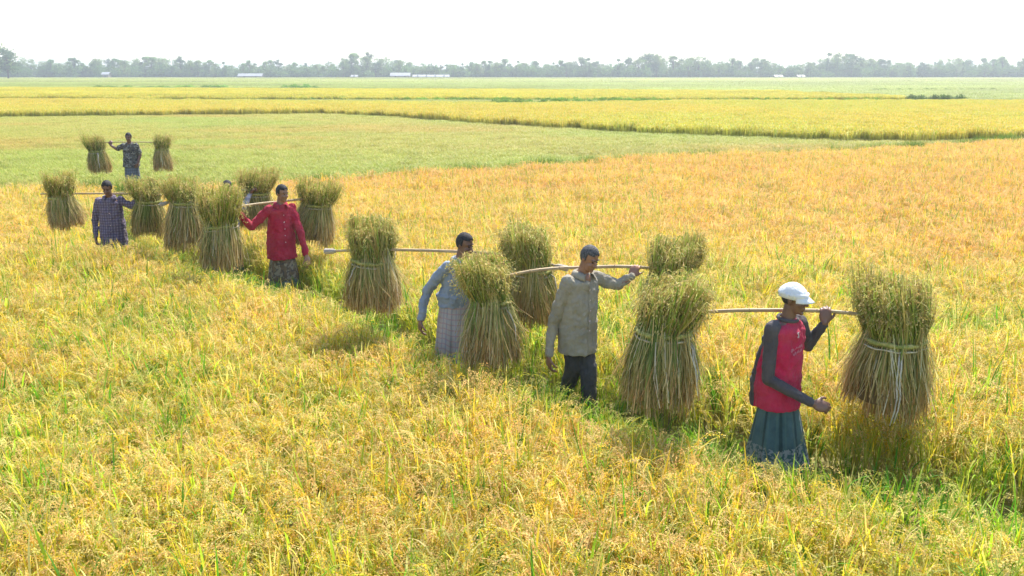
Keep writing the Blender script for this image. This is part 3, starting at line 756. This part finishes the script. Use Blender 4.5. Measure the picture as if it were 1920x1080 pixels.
V = Vector
def figure(label, loc, h, yaw, arms, feet, skin, top, low, head=(0, 0), lean=0.06, hem=.64, hair=MAT_HAIR, vox=.0065, cap=None, crouch=0.0, sleeve_len=1.0, vneck=False, tuck=False, shoulder_lift=(0, 0), group=None):
    """arms/feet in metres from the foot point along the ground axes (x, y away, z)"""
    k = h / 1.65; root = empty('person', loc); tag(root, label, 'person', group)
    F = V((math.cos(yaw), math.sin(yaw), 0)); Lf = V((-F.y, F.x, 0)); U = V((0, 0, 1))
    hc = V((0, 0, .86 * k)) - F * .02; wc = hc + V((0, 0, .15 * k)) + F * lean * .3; cc = hc + V((0, 0, .34 * k)) + F * lean * .75; sc = hc + V((0, 0, .485 * k)) + F * lean
    nb = sc + V((0, 0, .045 * k)) + F * .01
    sh = {s: sc + Lf * (.165 * k * sg) + V((0, 0, -.01 + lift)) for s, sg, lift in (('L', 1, shoulder_lift[0]), ('R', -1, shoulder_lift[1]))}
    hy, hp = yaw + math.radians(head[0]), math.radians(head[1])
    hf0 = V((math.cos(hy), math.sin(hy), 0)); hl = V((-hf0.y, hf0.x, 0)); hf = hf0 * math.cos(hp) - U * math.sin(hp); hu = U * math.cos(hp) + hf0 * math.sin(hp)
    K = .90 * k; hcen = nb + V((0, 0, .06 * k)) + hu * (.115 * K) + hf0 * (.025 + .05 * math.sin(hp))
    HM = Matrix((hf, hl, hu)).transposed(); H = lambda x, y, z: hcen + (hf * x + hl * y + hu * z) * K
    # --- body
    bm = bmesh.new()
    loft_(bm, [(hc - U * .10 * k, Lf * .10 * k, F * .08 * k), (hc, Lf * .155 * k, F * .105 * k), (wc, Lf * .135 * k, F * .09 * k), (cc, Lf * .16 * k, F * .105 * k), (sc - U * .03 * k, Lf * .165 * k, F * .09 * k), (nb, Lf * .07 * k, F * .06 * k)], 20, 2.2)
    cap_(bm, nb - U * .02, H(-.02, 0, -.07), .056 * k, .052 * k)
    ell_(bm, H(-.012, 0, .022), (.100 * K, .078 * K, .103 * K), HM); ell_(bm, H(.028, 0, -.045), (.068 * K, .062 * K, .085 * K), HM)
    ell_(bm, H(.040, 0, -.092), (.048 * K, .050 * K, .036 * K), HM); ell_(bm, H(.078, 0, -.112), (.020 * K, .024 * K, .018 * K), HM)
    cap_(bm, H(.090, 0, .004), H(.114, 0, -.036), .009 * K, .0145 * K, 8)
    for s in (-1, 1):
        ell_(bm, H(.104, .013 * s, -.040), (.010 * K, .009 * K, .008 * K), HM); ell_(bm, H(.075, .030 * s, .024), (.018 * K, .026 * K, .009 * K), HM)
        ell_(bm, H(.062, .040 * s, -.036), (.028 * K, .022 * K, .020 * K), HM); ell_(bm, H(-.012, .079 * s, -.012), (.020 * K, .009 * K, .033 * K), HM)
    ell_(bm, H(.092, 0, -.066), (.013 * K, .026 * K, .0075 * K), HM); ell_(bm, H(.090, 0, -.080), (.013 * K, .023 * K, .0085 * K), HM)
    wr = {}
    for s in 'LR':
        el, wrist, hd, pn, curl = arms[s]; el, wrist, hd, pn = V(el), V(wrist), V(hd), V(pn); wr[s] = (el, wrist)
        cap_(bm, sh[s], el, .050 * k, .041 * k); cap_(bm, el, wrist, .041 * k, .030 * k)
        hd = hd.normalized(); add_hand(bm, wrist, hd, pn, curl, -1 if s == 'L' else 1, k * 1.10)
    ft = {}
    for s, sg in (('L', 1), ('R', -1)):
        hip = hc + Lf * .085 * k * sg - U * .02; fx, fy, fz, lift = feet[s]; an = V((fx, fy, .08 * k + fz)); fd = (F * math.cos(lift) - U * math.sin(lift)).normalized()
        mid = hip.lerp(an, .52) + F * (.03 + .10 * max(0, lift) + crouch); ft[s] = (hip, mid, an)
        cap_(bm, hip, mid, .076 * k, .050 * k); cap_(bm, mid, an, .048 * k, .036 * k)
        heel = an - fd * .05 - U * .045 * math.cos(lift); toe = an + fd * .15 - U * .055 * math.cos(lift)
        cap_(bm, heel, toe, .033 * k, .030 * k); ell_(bm, toe + fd * .03, (.05 * k, .045 * k, .020 * k), Matrix((fd, Lf, fd.cross(Lf))).transposed())
    if vneck:
        ell_(bm, nb - U * .055 * k + F * .062 * k, (.035, .042, .062), Matrix((F, Lf, U)).transposed())
    remesh(mesh_obj('body', bm_mesh('body', bm), skin, root), vox, 2, None, .4)
    # --- eyes, hair
    for s in (-1, 1):
        bm = bmesh.new(); ell_(bm, H(.0815, .031 * s, -.001), (.011 * K, .011 * K, .0065 * K), HM); mesh_obj('eye', bm_mesh('eye', bm), MAT_EYE, root, True)
        bm = bmesh.new(); cap_(bm, H(.093, .014 * s, .026), H(.080, .050 * s, .026), .005 * K, .004 * K, 6); mesh_obj('eyebrow', bm_mesh('eyebrow', bm), hair, root, True)
    rr = random.Random(int(h * 1000) + int(abs(yaw) * 100)); bm = bmesh.new(); bmesh.ops.create_uvsphere(bm, u_segments=48, v_segments=32, radius=1.0)
    kill = []
    for f in bm.faces:
        c = f.calc_center_median(); x, y, z = c
        front = x > .10 and z < .42 + .10 * (abs(y) < .35) - .18 * max(0, abs(y) - .6)
        low_ = z < (-.12 if x > -.15 else -.62) ; burn = (x > -.1 and x < .22 and abs(y) > .8 and z > -.25)
        if (front or low_) and not burn: kill.append(f)
    bmesh.ops.delete(bm, geom=kill, context='FACES')
    for v in bm.verts:
        q = (.93 if cap else 1.0) + rr.uniform(-.012, .022); v.co = H(-.012 + v.co.x * .109 * q, v.co.y * .087 * q, .024 + v.co.z * .114 * q)
    o = mesh_obj('hair', bm_mesh('hair', bm), hair, root, True); m = o.modifiers.new('thickness', 'SOLIDIFY'); m.thickness = .008; m.offset = -1
    # --- lower garment
    kind, lmat = low[0], low[1]
    if kind == 'lungi':
        z_hem, wide, deep, cx = low[2:6]; seg, lev = 96, 20; bm = bmesh.new(); R = []; uvl = bm.loops.layers.uv.new('UVMap'); rp = random.Random(len(label) * 7)
        ph = [rp.uniform(0, 6.28) for _ in range(6)]
        topz = .985 * k
        for j in range(lev):
            t_ = j / (lev - 1); z = topz * (1 - t_) + z_hem * t_; e = t_ ** 1.15 if tuck else max(0.0, (hem + .02 - z) / (hem + .02 - z_hem)) ** .9
            cen = V((wc.x * (1 - t_) + (hc.x + cx[0]) * t_, wc.y * (1 - t_) + (hc.y + cx[1]) * t_, z)); rr_ = []
            for q in range(seg):
                th = 6.2832 * q / seg; s_, c_ = math.sin(th), math.cos(th)
                bulge = 1 + .04 * math.sin(math.pi * min(1, t_ * 1.6))
                a = ((.168 if not cap else .143) * k * (1 - e) + wide * e) * bulge; b = ((.140 if not cap else .120) * k * (1 - e) + deep * e) * bulge
                pl = 1 + (.005 + .14 * e) * (math.sin(7 * th + ph[0] + 1.2 * t_) * .55 + math.sin(12 * th + ph[1] - t_) * .40 + math.sin(19 * th + ph[2]) * .22)
                pt = cen + V((a * c_ * pl, b * s_ * pl, .028 * e * math.sin(3 * th + ph[3]) + .012 * e * math.sin(8 * th)))
                rr_.append(bm.verts.new(pt))
            R.append(rr_)
        for j in range(lev - 1):
            for q in range(seg):
                f = bm.faces.new((R[j][q], R[j + 1][q], R[j + 1][(q + 1) % seg], R[j][(q + 1) % seg])); f.smooth = True
                for lp, (uu, vv) in zip(f.loops, ((q, j), (q, j + 1), (q + 1, j + 1), (q + 1, j))): lp[uvl].uv = (uu / seg, 1 - vv / (lev - 1))
        f = bm.faces.new(R[0])
        o = mesh_obj('lungi', bm_mesh('lungi', bm), lmat, root); m = o.modifiers.new('thickness', 'SOLIDIFY'); m.thickness = .004
    else:
        bm = bmesh.new(); loft_(bm, [(hc - U * .13 * k, Lf * .11 * k, F * .09 * k), (hc, Lf * .172 * k, F * .125 * k), (wc, Lf * .150 * k, F * .11 * k)], 24, 2.2)
        for s in 'LR':
            hip, mid, an = ft[s]; cap_(bm, hip - U * .03 - (hip - hc) * .15, mid, .092 * k, .082 * k); cap_(bm, mid, an + U * .03, .082 * k, .074 * k)
        remesh(mesh_obj('trousers', bm_mesh('trousers', bm), lmat, root), .009, 5, [(.07, .022, 2), (.025, .006, 1)])
    # --- shirt
    bm = bmesh.new(); gm = .018; hz = V((0, 0, hem)); hemc = V((hc.x, hc.y, hem)) + F * .005
    fl = .88 if (tuck or low[0] == 'trousers') else 1.0; sl = .92 if low[0] == 'trousers' else 1.0
    if 'sleeve' in top: fl, sl = .90, .92
    rings = [(hemc, Lf * .210 * k * fl, F * .195 * k * fl), (hemc + U * .05, Lf * .208 * k * fl, F * .192 * k * fl), (V((hc.x, hc.y, max(hem + .12, hc.z))), Lf * .205 * k * sl, F * .182 * k * sl), (wc + U * .03, Lf * .186 * k, F * .155 * k),
             (cc, Lf * (.160 * k + gm + .006), F * (.105 * k + gm + .004)), (sc - U * .045 * k, Lf * (.165 * k + gm), F * (.095 * k + gm)), (sc + U * .012, Lf * .125 * k, F * .085 * k), (nb - U * .004, Lf * .076 * k, F * .070 * k)]
    loft_(bm, rings, 32, 2.3)
    def sleeves(b):
        for s in 'LR':
            el, wrist = wr[s]
            if sleeve_len >= 1: 
                e2 = el + (wrist - el) * .90; cap_(b, sh[s] - U * .006, el, .066 * k, .056 * k); cap_(b, el, e2, .055 * k, .041 * k)
                cap_(b, e2 - (wrist - el).normalized() * .03, e2 + (wrist - el).normalized() * .005, .043 * k, .041 * k)
            else: cap_(b, sh[s], sh[s].lerp(el, sleeve_len), .068 * k, .066 * k)
    smat = top['mat']; wrk = [(.10, .040, 2), (.04, .013, 1)]
    if 'sleeve' not in top: sleeves(bm)
    shirt = remesh(mesh_obj('shirt', bm_mesh('shirt', bm), smat, root), max(.008, vox), 5, wrk)
    if 'sleeve' in top:
        for s in 'LR':
            b2 = bmesh.new(); el, wrist = wr[s]; e2 = el + (wrist - el) * .93
            cap_(b2, sh[s] + (nb - sh[s]) * .12, sh[s] - U * .004, .058 * k, .062 * k); cap_(b2, sh[s] - U * .006, el, .062 * k, .048 * k); cap_(b2, el, e2, .048 * k, .037 * k)
            remesh(mesh_obj('sleeve', bm_mesh('sleeve', b2), top['sleeve'], shirt), .008, 4, [(.05, .014, 2)])
        b2 = bmesh.new()   # dark panel round the back of the jersey
        def bk(q): return [(c - b * .30, a * .93, b * .80) for c, a, b in q]
        loft_(b2, bk(rings[:7]), 28, 2.3); remesh(mesh_obj('back_panel', bm_mesh('back_panel', b2), top['sleeve'], shirt), .009, 4, wrk)
    # collar
    if top.get('collar'):
        b2 = bmesh.new(); seg = 30; A = []; 
        for q in range(seg + 1):
            th = -math.pi + .52 + (2 * math.pi - 1.04) * q / seg; dirv = (F * -math.cos(th) * -1 + Lf * math.sin(th)) * 1.0
            dirv = F * math.cos(th + math.pi) + Lf * math.sin(th + math.pi); opn = abs(th) / math.pi
            r0 = .068 * k; base = nb + F * .006 - U * (.010 + .055 * opn ** 4)
            A.append((b2.verts.new(base + dirv * r0 + U * .006), b2.verts.new(base + dirv * (r0 + .004) + U * .040), b2.verts.new(base + dirv * (r0 + .020 + .015 * opn) + U * .030), b2.verts.new(base + dirv * (r0 + .040 + .030 * opn ** 3) - U * (.012 + .02 * opn ** 3))))
        for a, b in zip(A[:-1], A[1:]):
            for q in range(3): b2.faces.new((a[q], a[q + 1], b[q + 1], b[q]))
        o = mesh_obj('collar', bm_mesh('collar', b2), top.get('collar_mat', smat), shirt, True); m = o.modifiers.new('thickness', 'SOLIDIFY'); m.thickness = .005; m.offset = 0
    elif top.get('neck'):
        b2 = bmesh.new(); pts = [nb + U * .004 + (Lf * math.cos(a) * .076 + F * math.sin(a) * .073) * k - U * .012 * math.sin(a) for a in [6.2832 * q / 24 for q in range(25)]]
        tube(b2, pts, [.014] * 25, 8, cap=False); bmesh.ops.remove_doubles(b2, verts=b2.verts, dist=.0005); mesh_obj('neckband', bm_mesh('neckband', b2), top['neck'], shirt, True)
    def patch(nm, mat, pts_uv, w, n2=14, off=.004):
        """strip laid on the front of the shirt; pts_uv = (side, height) line"""
        b2 = bmesh.new(); prev = None
        for q in range(n2):
            u = q / (n2 - 1) * (len(pts_uv) - 1); i = min(int(u), len(pts_uv) - 2); s_ = pts_uv[i][0] + (pts_uv[i + 1][0] - pts_uv[i][0]) * (u - i); z_ = pts_uv[i][1] + (pts_uv[i + 1][1] - pts_uv[i][1]) * (u - i)
            ds = V((pts_uv[i + 1][0] - pts_uv[i][0], pts_uv[i + 1][1] - pts_uv[i][1])).normalized(); px = V((-ds.y, ds.x)) * w * .5
            cc_ = V((cc.x, cc.y, 0)) + F * .15
            row = [b2.verts.new(cc_ + Lf * (s_ + px.x * e) + U * (z_ + px.y * e)) for e in (-1, 0, 1)]
            if prev:
                b2.faces.new((prev[0], prev[1], row[1], row[0])); b2.faces.new((prev[1], prev[2], row[2], row[1]))
            prev = row
        o = mesh_obj(nm, bm_mesh(nm, b2), mat, shirt); m = o.modifiers.new('wrap', 'SHRINKWRAP'); m.target = shirt; m.wrap_method = 'NEAREST_SURFACEPOINT'; m.wrap_mode = 'ABOVE_SURFACE'
        m.offset = off
        s2 = o.modifiers.new('thickness', 'SOLIDIFY'); s2.thickness = .003; s2.offset = 0; return o
    if top.get('placket'):
        patch('placket', top['placket'], [(0, nb.z - .10), (0.0, hem + .03)], .030, 24)
        for q in range(5): patch('button', top['button'], [(-.005, nb.z - .15 - q * .095), (.005, nb.z - .15 - q * .095)], .011, 2, .007)
    if top.get('print'):
        pm = top['print']
        zc = nb.z - .115
        for pts, w in (([(.000, zc + .030), (-.014, zc + .037), (-.020, zc + .022), (-.004, zc + .012), (-.002, zc - .004), (-.017, zc - .010)], .011),): patch('chest_emblem', pm[0], pts, w, 12)
        rp = random.Random(3)
        for row, z0, s0, s1 in ((0, zc - .085, .065, -.06), (1, zc - .118, .065, -.03)):
            s_ = s0
            while s_ > s1:
                wd = rp.uniform(.008, .016); zz = z0 + (s_ - s0) * .16
                patch('chest_lettering', pm[1], [(s_, zz - .010), (s_ - wd * .5, zz + .010), (s_ - wd, zz - .008)], .006, 5); s_ -= wd + .006
    # cap
    if cap:
        bm = bmesh.new(); bmesh.ops.create_uvsphere(bm, u_segments=40, v_segments=24, radius=1.0); bmesh.ops.delete(bm, geom=[f for f in bm.faces if f.calc_center_median().z < -.02], context='FACES')
        for v in bm.verts:
            x, y, z = v.co; puff = 1 + .05 * math.sin(math.atan2(y, x) * 8) * (1 - z); v.co = H(-.014 + x * .113 * (1 + .12 * (x < 0) * (1 - z)) , y * .100 * puff, .034 + z * .098 + .004 * math.sin(9 * y + 4 * x) * z * (1 - z) - .016 * max(0, x) * z)
        o = mesh_obj('cap', bm_mesh('cap', bm), cap, root, True); m = o.modifiers.new('thickness', 'SOLIDIFY'); m.thickness = .006; m.offset = 1
        bm = bmesh.new(); pts = [H(-.012 + math.cos(a) * .118, math.sin(a) * .094, .030) for a in [6.2832 * q / 36 for q in range(37)]]
        R = [[bm.verts.new(p + hu * z) for p in pts[:-1]] for z in (-.018, .030)]
        for q in range(36): bm.faces.new((R[0][q], R[0][(q + 1) % 36], R[1][(q + 1) % 36], R[1][q]))
        b = mesh_obj('cap_band', bm_mesh('cap_band', bm), cap, o, True); m = b.modifiers.new('thickness', 'SOLIDIFY'); m.thickness = .008; m.offset = 1
        bm = bmesh.new(); rows = []
        for j in range(6):
            e = j / 5; rows.append([bm.verts.new(H(-.012 + math.cos(a) * (.112 + .070 * e * math.cos(a)), math.sin(a) * (.094 + .010 * e), .036 - .034 * e - .010 * e * abs(math.sin(a)) * 2)) for a in [-1.15 + 2.3 * q / 20 for q in range(21)]])
        for a, b_ in zip(rows[:-1], rows[1:]):
            for q in range(20): bm.faces.new((a[q], a[q + 1], b_[q + 1], b_[q]))
        b = mesh_obj('cap_visor', bm_mesh('cap_visor', bm), cap, o, True); m = b.modifiers.new('thickness', 'SOLIDIFY'); m.thickness = .006
    return root

# the seven carriers -------------------------------------------------------------
RAD = math.radians
M1 = (2.07, 7.12, 0); M2 = (.63, 8.78, 0); M3 = (-.57, 9.61, 0); M4 = (-3.30, 13.56, 0); M5 = (-6.22, 14.80, 0); M6 = (-9.95, 25.20, 0); M7 = (-4.43, 14.78, 0)

WHITE = cloth('white_cotton', (.80, .80, .80), .06)
RED = cloth('red_jersey', (.52, .020, .075), .22); GREY = cloth('charcoal_jersey', (.085, .075, .082), .3)
EMB = cloth('pale_print', (.72, .55, .58), .1); PNK = cloth('pink_print', (.62, .18, .26), .15)
figure('man in white cap and red jersey with charcoal sleeves and teal lungi', M1, 1.63, RAD(-54),
       {'L': ((.26, .16, 1.10), (.345, .055, 1.315), (.10, .22, .95), (.1, .95, .1), 1.0),
        'R': ((-.13, -.16, .93), (.20, -.26, .765), (1.0, -.12, -.22), (.1, .85, -.5), .70)},
       {'L': (-.10, .08, .02, .25), 'R': (.15, -.07, 0, 0)}, SKIN_C, {'mat': RED, 'sleeve': GREY, 'neck': GREY, 'print': (EMB, PNK)},
       ('lungi', cloth('teal_lungi', (.08, .14, .15), .4, teal_lungi), .10, .262, .205, (.04, -.01)), head=(20, 6), lean=.06, hem=.66, vox=.0055, cap=WHITE)

TANC = cloth('tan_shirt', (.34, .305, .235), .20)
figure('man in tan buttoned shirt and dark grey trousers with bowed head', M2, 1.64, RAD(-52),
       {'L': ((.37, .08, 1.235), (.505, .10, 1.318), (.35, .35, .85), (.2, .9, -.2), .95),
        'R': ((-.245, -.06, .90), (-.285, -.12, .60), (.05, -.05, -1.0), (.9, .3, 0), .5)},
       {'L': (.10, -.12, 0, 0), 'R': (-.10, .16, .04, .5)}, SKIN_B, {'mat': TANC, 'collar': True, 'placket': TANC, 'button': EMB},
       ('trousers', cloth('dark_grey_trousers', (.072, .071, .074), .25)), head=(4, 26), lean=.05, hem=.61, hair=MAT_HAIR2, vox=.006, vneck=True)

BLUE = cloth('pale_blue_shirt', (.25, .30, .385), .22)
figure('man in pale blue shirt and pale checked lungi behind a large sheaf', M3, 1.61, RAD(-48),
       {'L': ((.33, -.02, 1.16), (.46, -.10, 1.30), (.6, -.2, .4), (.1, -.3, -1.0), 1.0),
        'R': ((-.305, -.04, 1.02), (-.365, -.10, .73), (-.06, -.05, -1.0), (.9, .3, 0), .5)},
       {'L': (.12, -.06, 0, 0), 'R': (-.10, .16, .06, .6)}, SKIN_C, {'mat': BLUE, 'collar': True, 'placket': BLUE, 'button': EMB},
       ('lungi', cloth('pale_checked_lungi', (.44, .40, .40), .15, checks((.22, .25, .33), (.42, .24, .26), 24, 13, .25, 'UV', .6)), .24, .215, .19, (-.01, 0)), head=(14, 14), lean=.08, hem=.86, vox=.0065, vneck=True, tuck=True)

CRIM = cloth('crimson_shirt', (.40, .018, .050), .24)
figure('man in crimson shirt and patterned brown lungi swinging his left arm', M4, 1.64, RAD(-56),
       {'L': ((.30, -.08, .955), (.375, -.14, .655), (.35, -.05, -1.0), (-.7, .5, -.3), .45),
        'R': ((-.36, -.22, 1.08), (-.47, -.42, 1.315), (.1, .2, .95), (-.6, .75, 0), 1.0)},
       {'L': (.12, -.12, 0, 0), 'R': (-.10, .14, .03, .4)}, SKIN_A, {'mat': CRIM, 'collar': True, 'placket': CRIM, 'button': EMB},
       ('lungi', cloth('brown_batik_lungi', (.20, .14, .095), .25, batik((.33, .28, .22), (.10, .085, .085), (.11, .17, .21), 16)), .07, .255, .20, (.02, 0)), head=(22, 10), lean=.04, hem=.60, vox=.0075)

PURP = cloth('purple_plaid_shirt', (.135, .105, .175), .2, checks((.30, .27, .34), (.05, .045, .085), 27, 24, .34, 'Object', .6))
figure('man in purple plaid shirt looking down as he wades through rice', M5, 1.58, RAD(-78),
       {'L': ((.31, .0, 1.18), (.45, .0, 1.295), (.1, .3, .9), (0, 1, 0), 1.0),
        'R': ((-.255, -.02, .96), (-.245, -.08, .70), (.05, -.05, -1), (.9, .2, 0), .9)},
       {'L': (.10, -.06, 0, 0), 'R': (-.10, .10, .03, .3)}, SKIN_C, {'mat': PURP, 'collar': True, 'placket': PURP, 'button': EMB},
       ('lungi', cloth('grey_violet_lungi', (.25, .24, .30), .2, checks((.5, .48, .52), (.12, .11, .18), 12, 8, .3)), .12, .22, .19, (0, 0)), head=(-4, 24), lean=.06, hem=.54, vox=.008)

CAMO = cloth('dark_mottled_shirt', (.11, .105, .095), .2, blot((.26, .26, .24), (.03, .03, .035), 14))
figure('man in mottled dark short sleeved shirt standing in the pale stubble', M6, 1.66, RAD(-84),
       {'L': ((.245, .02, 1.10), (.20, -.08, .90), (-.3, -.1, -.9), (-.7, .3, 0), .6),
        'R': ((-.335, -.02, 1.25), (-.50, 0, 1.355), (0, .3, .9), (0, 1, 0), .9)},
       {'L': (.09, -.05, 0, 0), 'R': (-.09, .08, .02, .2)}, SKIN_C, {'mat': CAMO, 'collar': True, 'placket': CAMO, 'button': EMB},
       ('lungi', cloth('slate_lungi', (.13, .145, .19), .25, checks((.24, .26, .30), (.08, .09, .11), 22, 12, .3, 'UV', .6)), .10, .20, .17, (0, 0)), head=(0, 8), lean=.03, hem=.80, vox=.011, sleeve_len=.75)

figure('man mostly hidden behind sheaves with dark hair and slate lungi', M7, 1.57, RAD(-50),
       {'L': ((.24, .10, 1.15), (.32, .26, 1.34), (.4, .2, .6), (.1, -.3, -1), 1.0),
        'R': ((-.28, -.10, .95), (-.24, -.18, .72), (.1, -.1, -1), (.9, .3, 0), .6)},
       {'L': (.10, -.08, 0, 0), 'R': (-.10, .12, .02, .3)}, SKIN_C, {'mat': cloth('grey_white_shirt', (.40, .39, .44), .2, checks((.16, .15, .22), (.2, .2, .26), 12, 12, .4, 'Object', .7)), 'collar': True},
       ('lungi', cloth('blue_grey_lungi', (.10, .12, .17), .2, checks((.28, .30, .35), (.05, .05, .08), 10, 7, .3)), .12, .22, .18, (0, 0)), head=(0, 12), hem=.66, vox=.009)

# poles, then the sheaves hung on them
pole('bamboo pole over the shoulder of the white capped man', [(1.02, 7.22, 1.335), (2.12, 7.255, 1.395), (3.10, 7.14, 1.30)], .0175)
pole('bamboo pole over the shoulder of the man in tan shirt', [(-.38, 8.66, 1.27), (.72, 8.885, 1.405), (1.72, 9.00, 1.31)], .0185)
pole('bamboo pole with blunt pale ends carried by the man in blue', [(-1.88, 9.95, 1.365), (-.52, 9.70, 1.405), (.46, 9.33, 1.325)], .0185, (True, True))
pole('bamboo pole over the shoulder of the man in crimson shirt', [(-4.14, 12.82, 1.345), (-3.28, 13.64, 1.405), (-2.70, 14.25, 1.34)], .019)
pole('bamboo pole with blunt white end carried by the hidden man', [(-5.16, 14.26, 1.30), (-4.32, 14.82, 1.40), (-4.02, 15.48, 1.35)], .021, (True, False))
pole('bamboo pole over the shoulder of the man in purple plaid', [(-7.32, 14.86, 1.36), (-6.22, 14.88, 1.365), (-5.45, 14.86, 1.35)], .016)
pole('bamboo pole over the shoulder of the man standing in stubble', [(-11.1, 25.22, 1.40), (-9.95, 25.27, 1.43), (-8.9, 25.22, 1.40)], .016)

sheaf('large rice sheaf with pale rope end hanging, behind the white capped man', (1.18, 7.20, 1.215), .435, .60, 1.0, 1, strand=[(-52, .34, .006), (-46, .30, .005)], pole_z=.13, green=.7, rt=0.285)
sheaf('large rice sheaf with long straight rope end, ahead of the white capped man', (2.95, 7.15, 1.165), .48, .60, 1.0, 2, strand=[(-84, .55, .0065), (-80, .53, .006)], pole_z=.15, green=.35, rt=0.28)
sheaf('shaggy rice sheaf with splayed stalks between blue shirt and tan shirt', (-.20, 8.68, 1.09), .44, .55, .92, 3, strand=[(-30, .3, .006)], pole_z=.20, fan=1.08, green=.65, rt=0.262)
sheaf('rice sheaf of which the green ear tuft shows behind another sheaf', (1.52, 8.98, 1.24), .44, .55, .98, 4, pole_z=.09, green=.6, rt=0.285)
sheaf('rice sheaf with broad flared skirt behind the man in blue', (-1.46, 9.90, 1.245), .44, .49, .90, 5, tilt=(0, -.05), strand=[(-150, .2, .006)], pole_z=.14, fan=1.15, green=.3, rt=0.25, sling=(-.5,))
sheaf('rice sheaf beside the tan shirt, half behind the shaggy sheaf', (.18, 9.40, 1.27), .46, .56, .98, 6, strand=[(-20, .2, .006)], pole_z=.08, green=.55, rt=0.27)
sheaf('rice sheaf carried before the crimson shirt, hiding a man', (-3.97, 12.96, 1.14), .55, .62, 1.02, 7, n=.8, pole_z=.22, fan=.95, green=.55, rt=0.345)
sheaf('rice sheaf leaning behind the left shoulder of the crimson shirt', (-2.88, 14.06, 1.27), .43, .58, 1.0, 8, n=.7, tilt=(0, .06), pole_z=.09, green=.35, rt=0.345)
sheaf('rice sheaf under the blunt white pole end', (-4.92, 14.36, 1.25), .42, .66, .95, 9, n=.7, pole_z=.08, tilt=(0, .08), green=.35, rt=0.3)
sheaf('rice sheaf peeping out just beyond the hidden man', (-4.12, 15.30, 1.28), .40, .56, .95, 10, n=.6, pole_z=.08, green=.4, rt=0.33)
sheaf('rice sheaf at the free pole end of the plaid shirt', (-7.00, 14.86, 1.275), .41, .47, .82, 11, n=.6, tilt=(0, -.10), pole_z=.08, fan=1.1, green=.4, rt=0.24)
sheaf('dark green rice sheaf at the raised hand of the plaid shirt', (-5.65, 14.86, 1.23), .40, .58, .92, 12, n=.6, pole_z=.12, fan=.9, green=.75, rt=0.255)
sheaf('rice sheaf at the outstretched hand of the man in stubble', (-10.83, 25.22, 1.17), .46, .55, .95, 13, n=.5, tilt=(0, -.05), strand=[(-70, .4, .012)], pole_z=.22, green=.55, rt=0.29)
sheaf('rice sheaf at the hip hand side of the man in stubble', (-9.14, 25.22, 1.20), .43, .51, .82, 14, n=.5, strand=[(-75, .4, .012)], pole_z=.2, green=.3, rt=0.25)
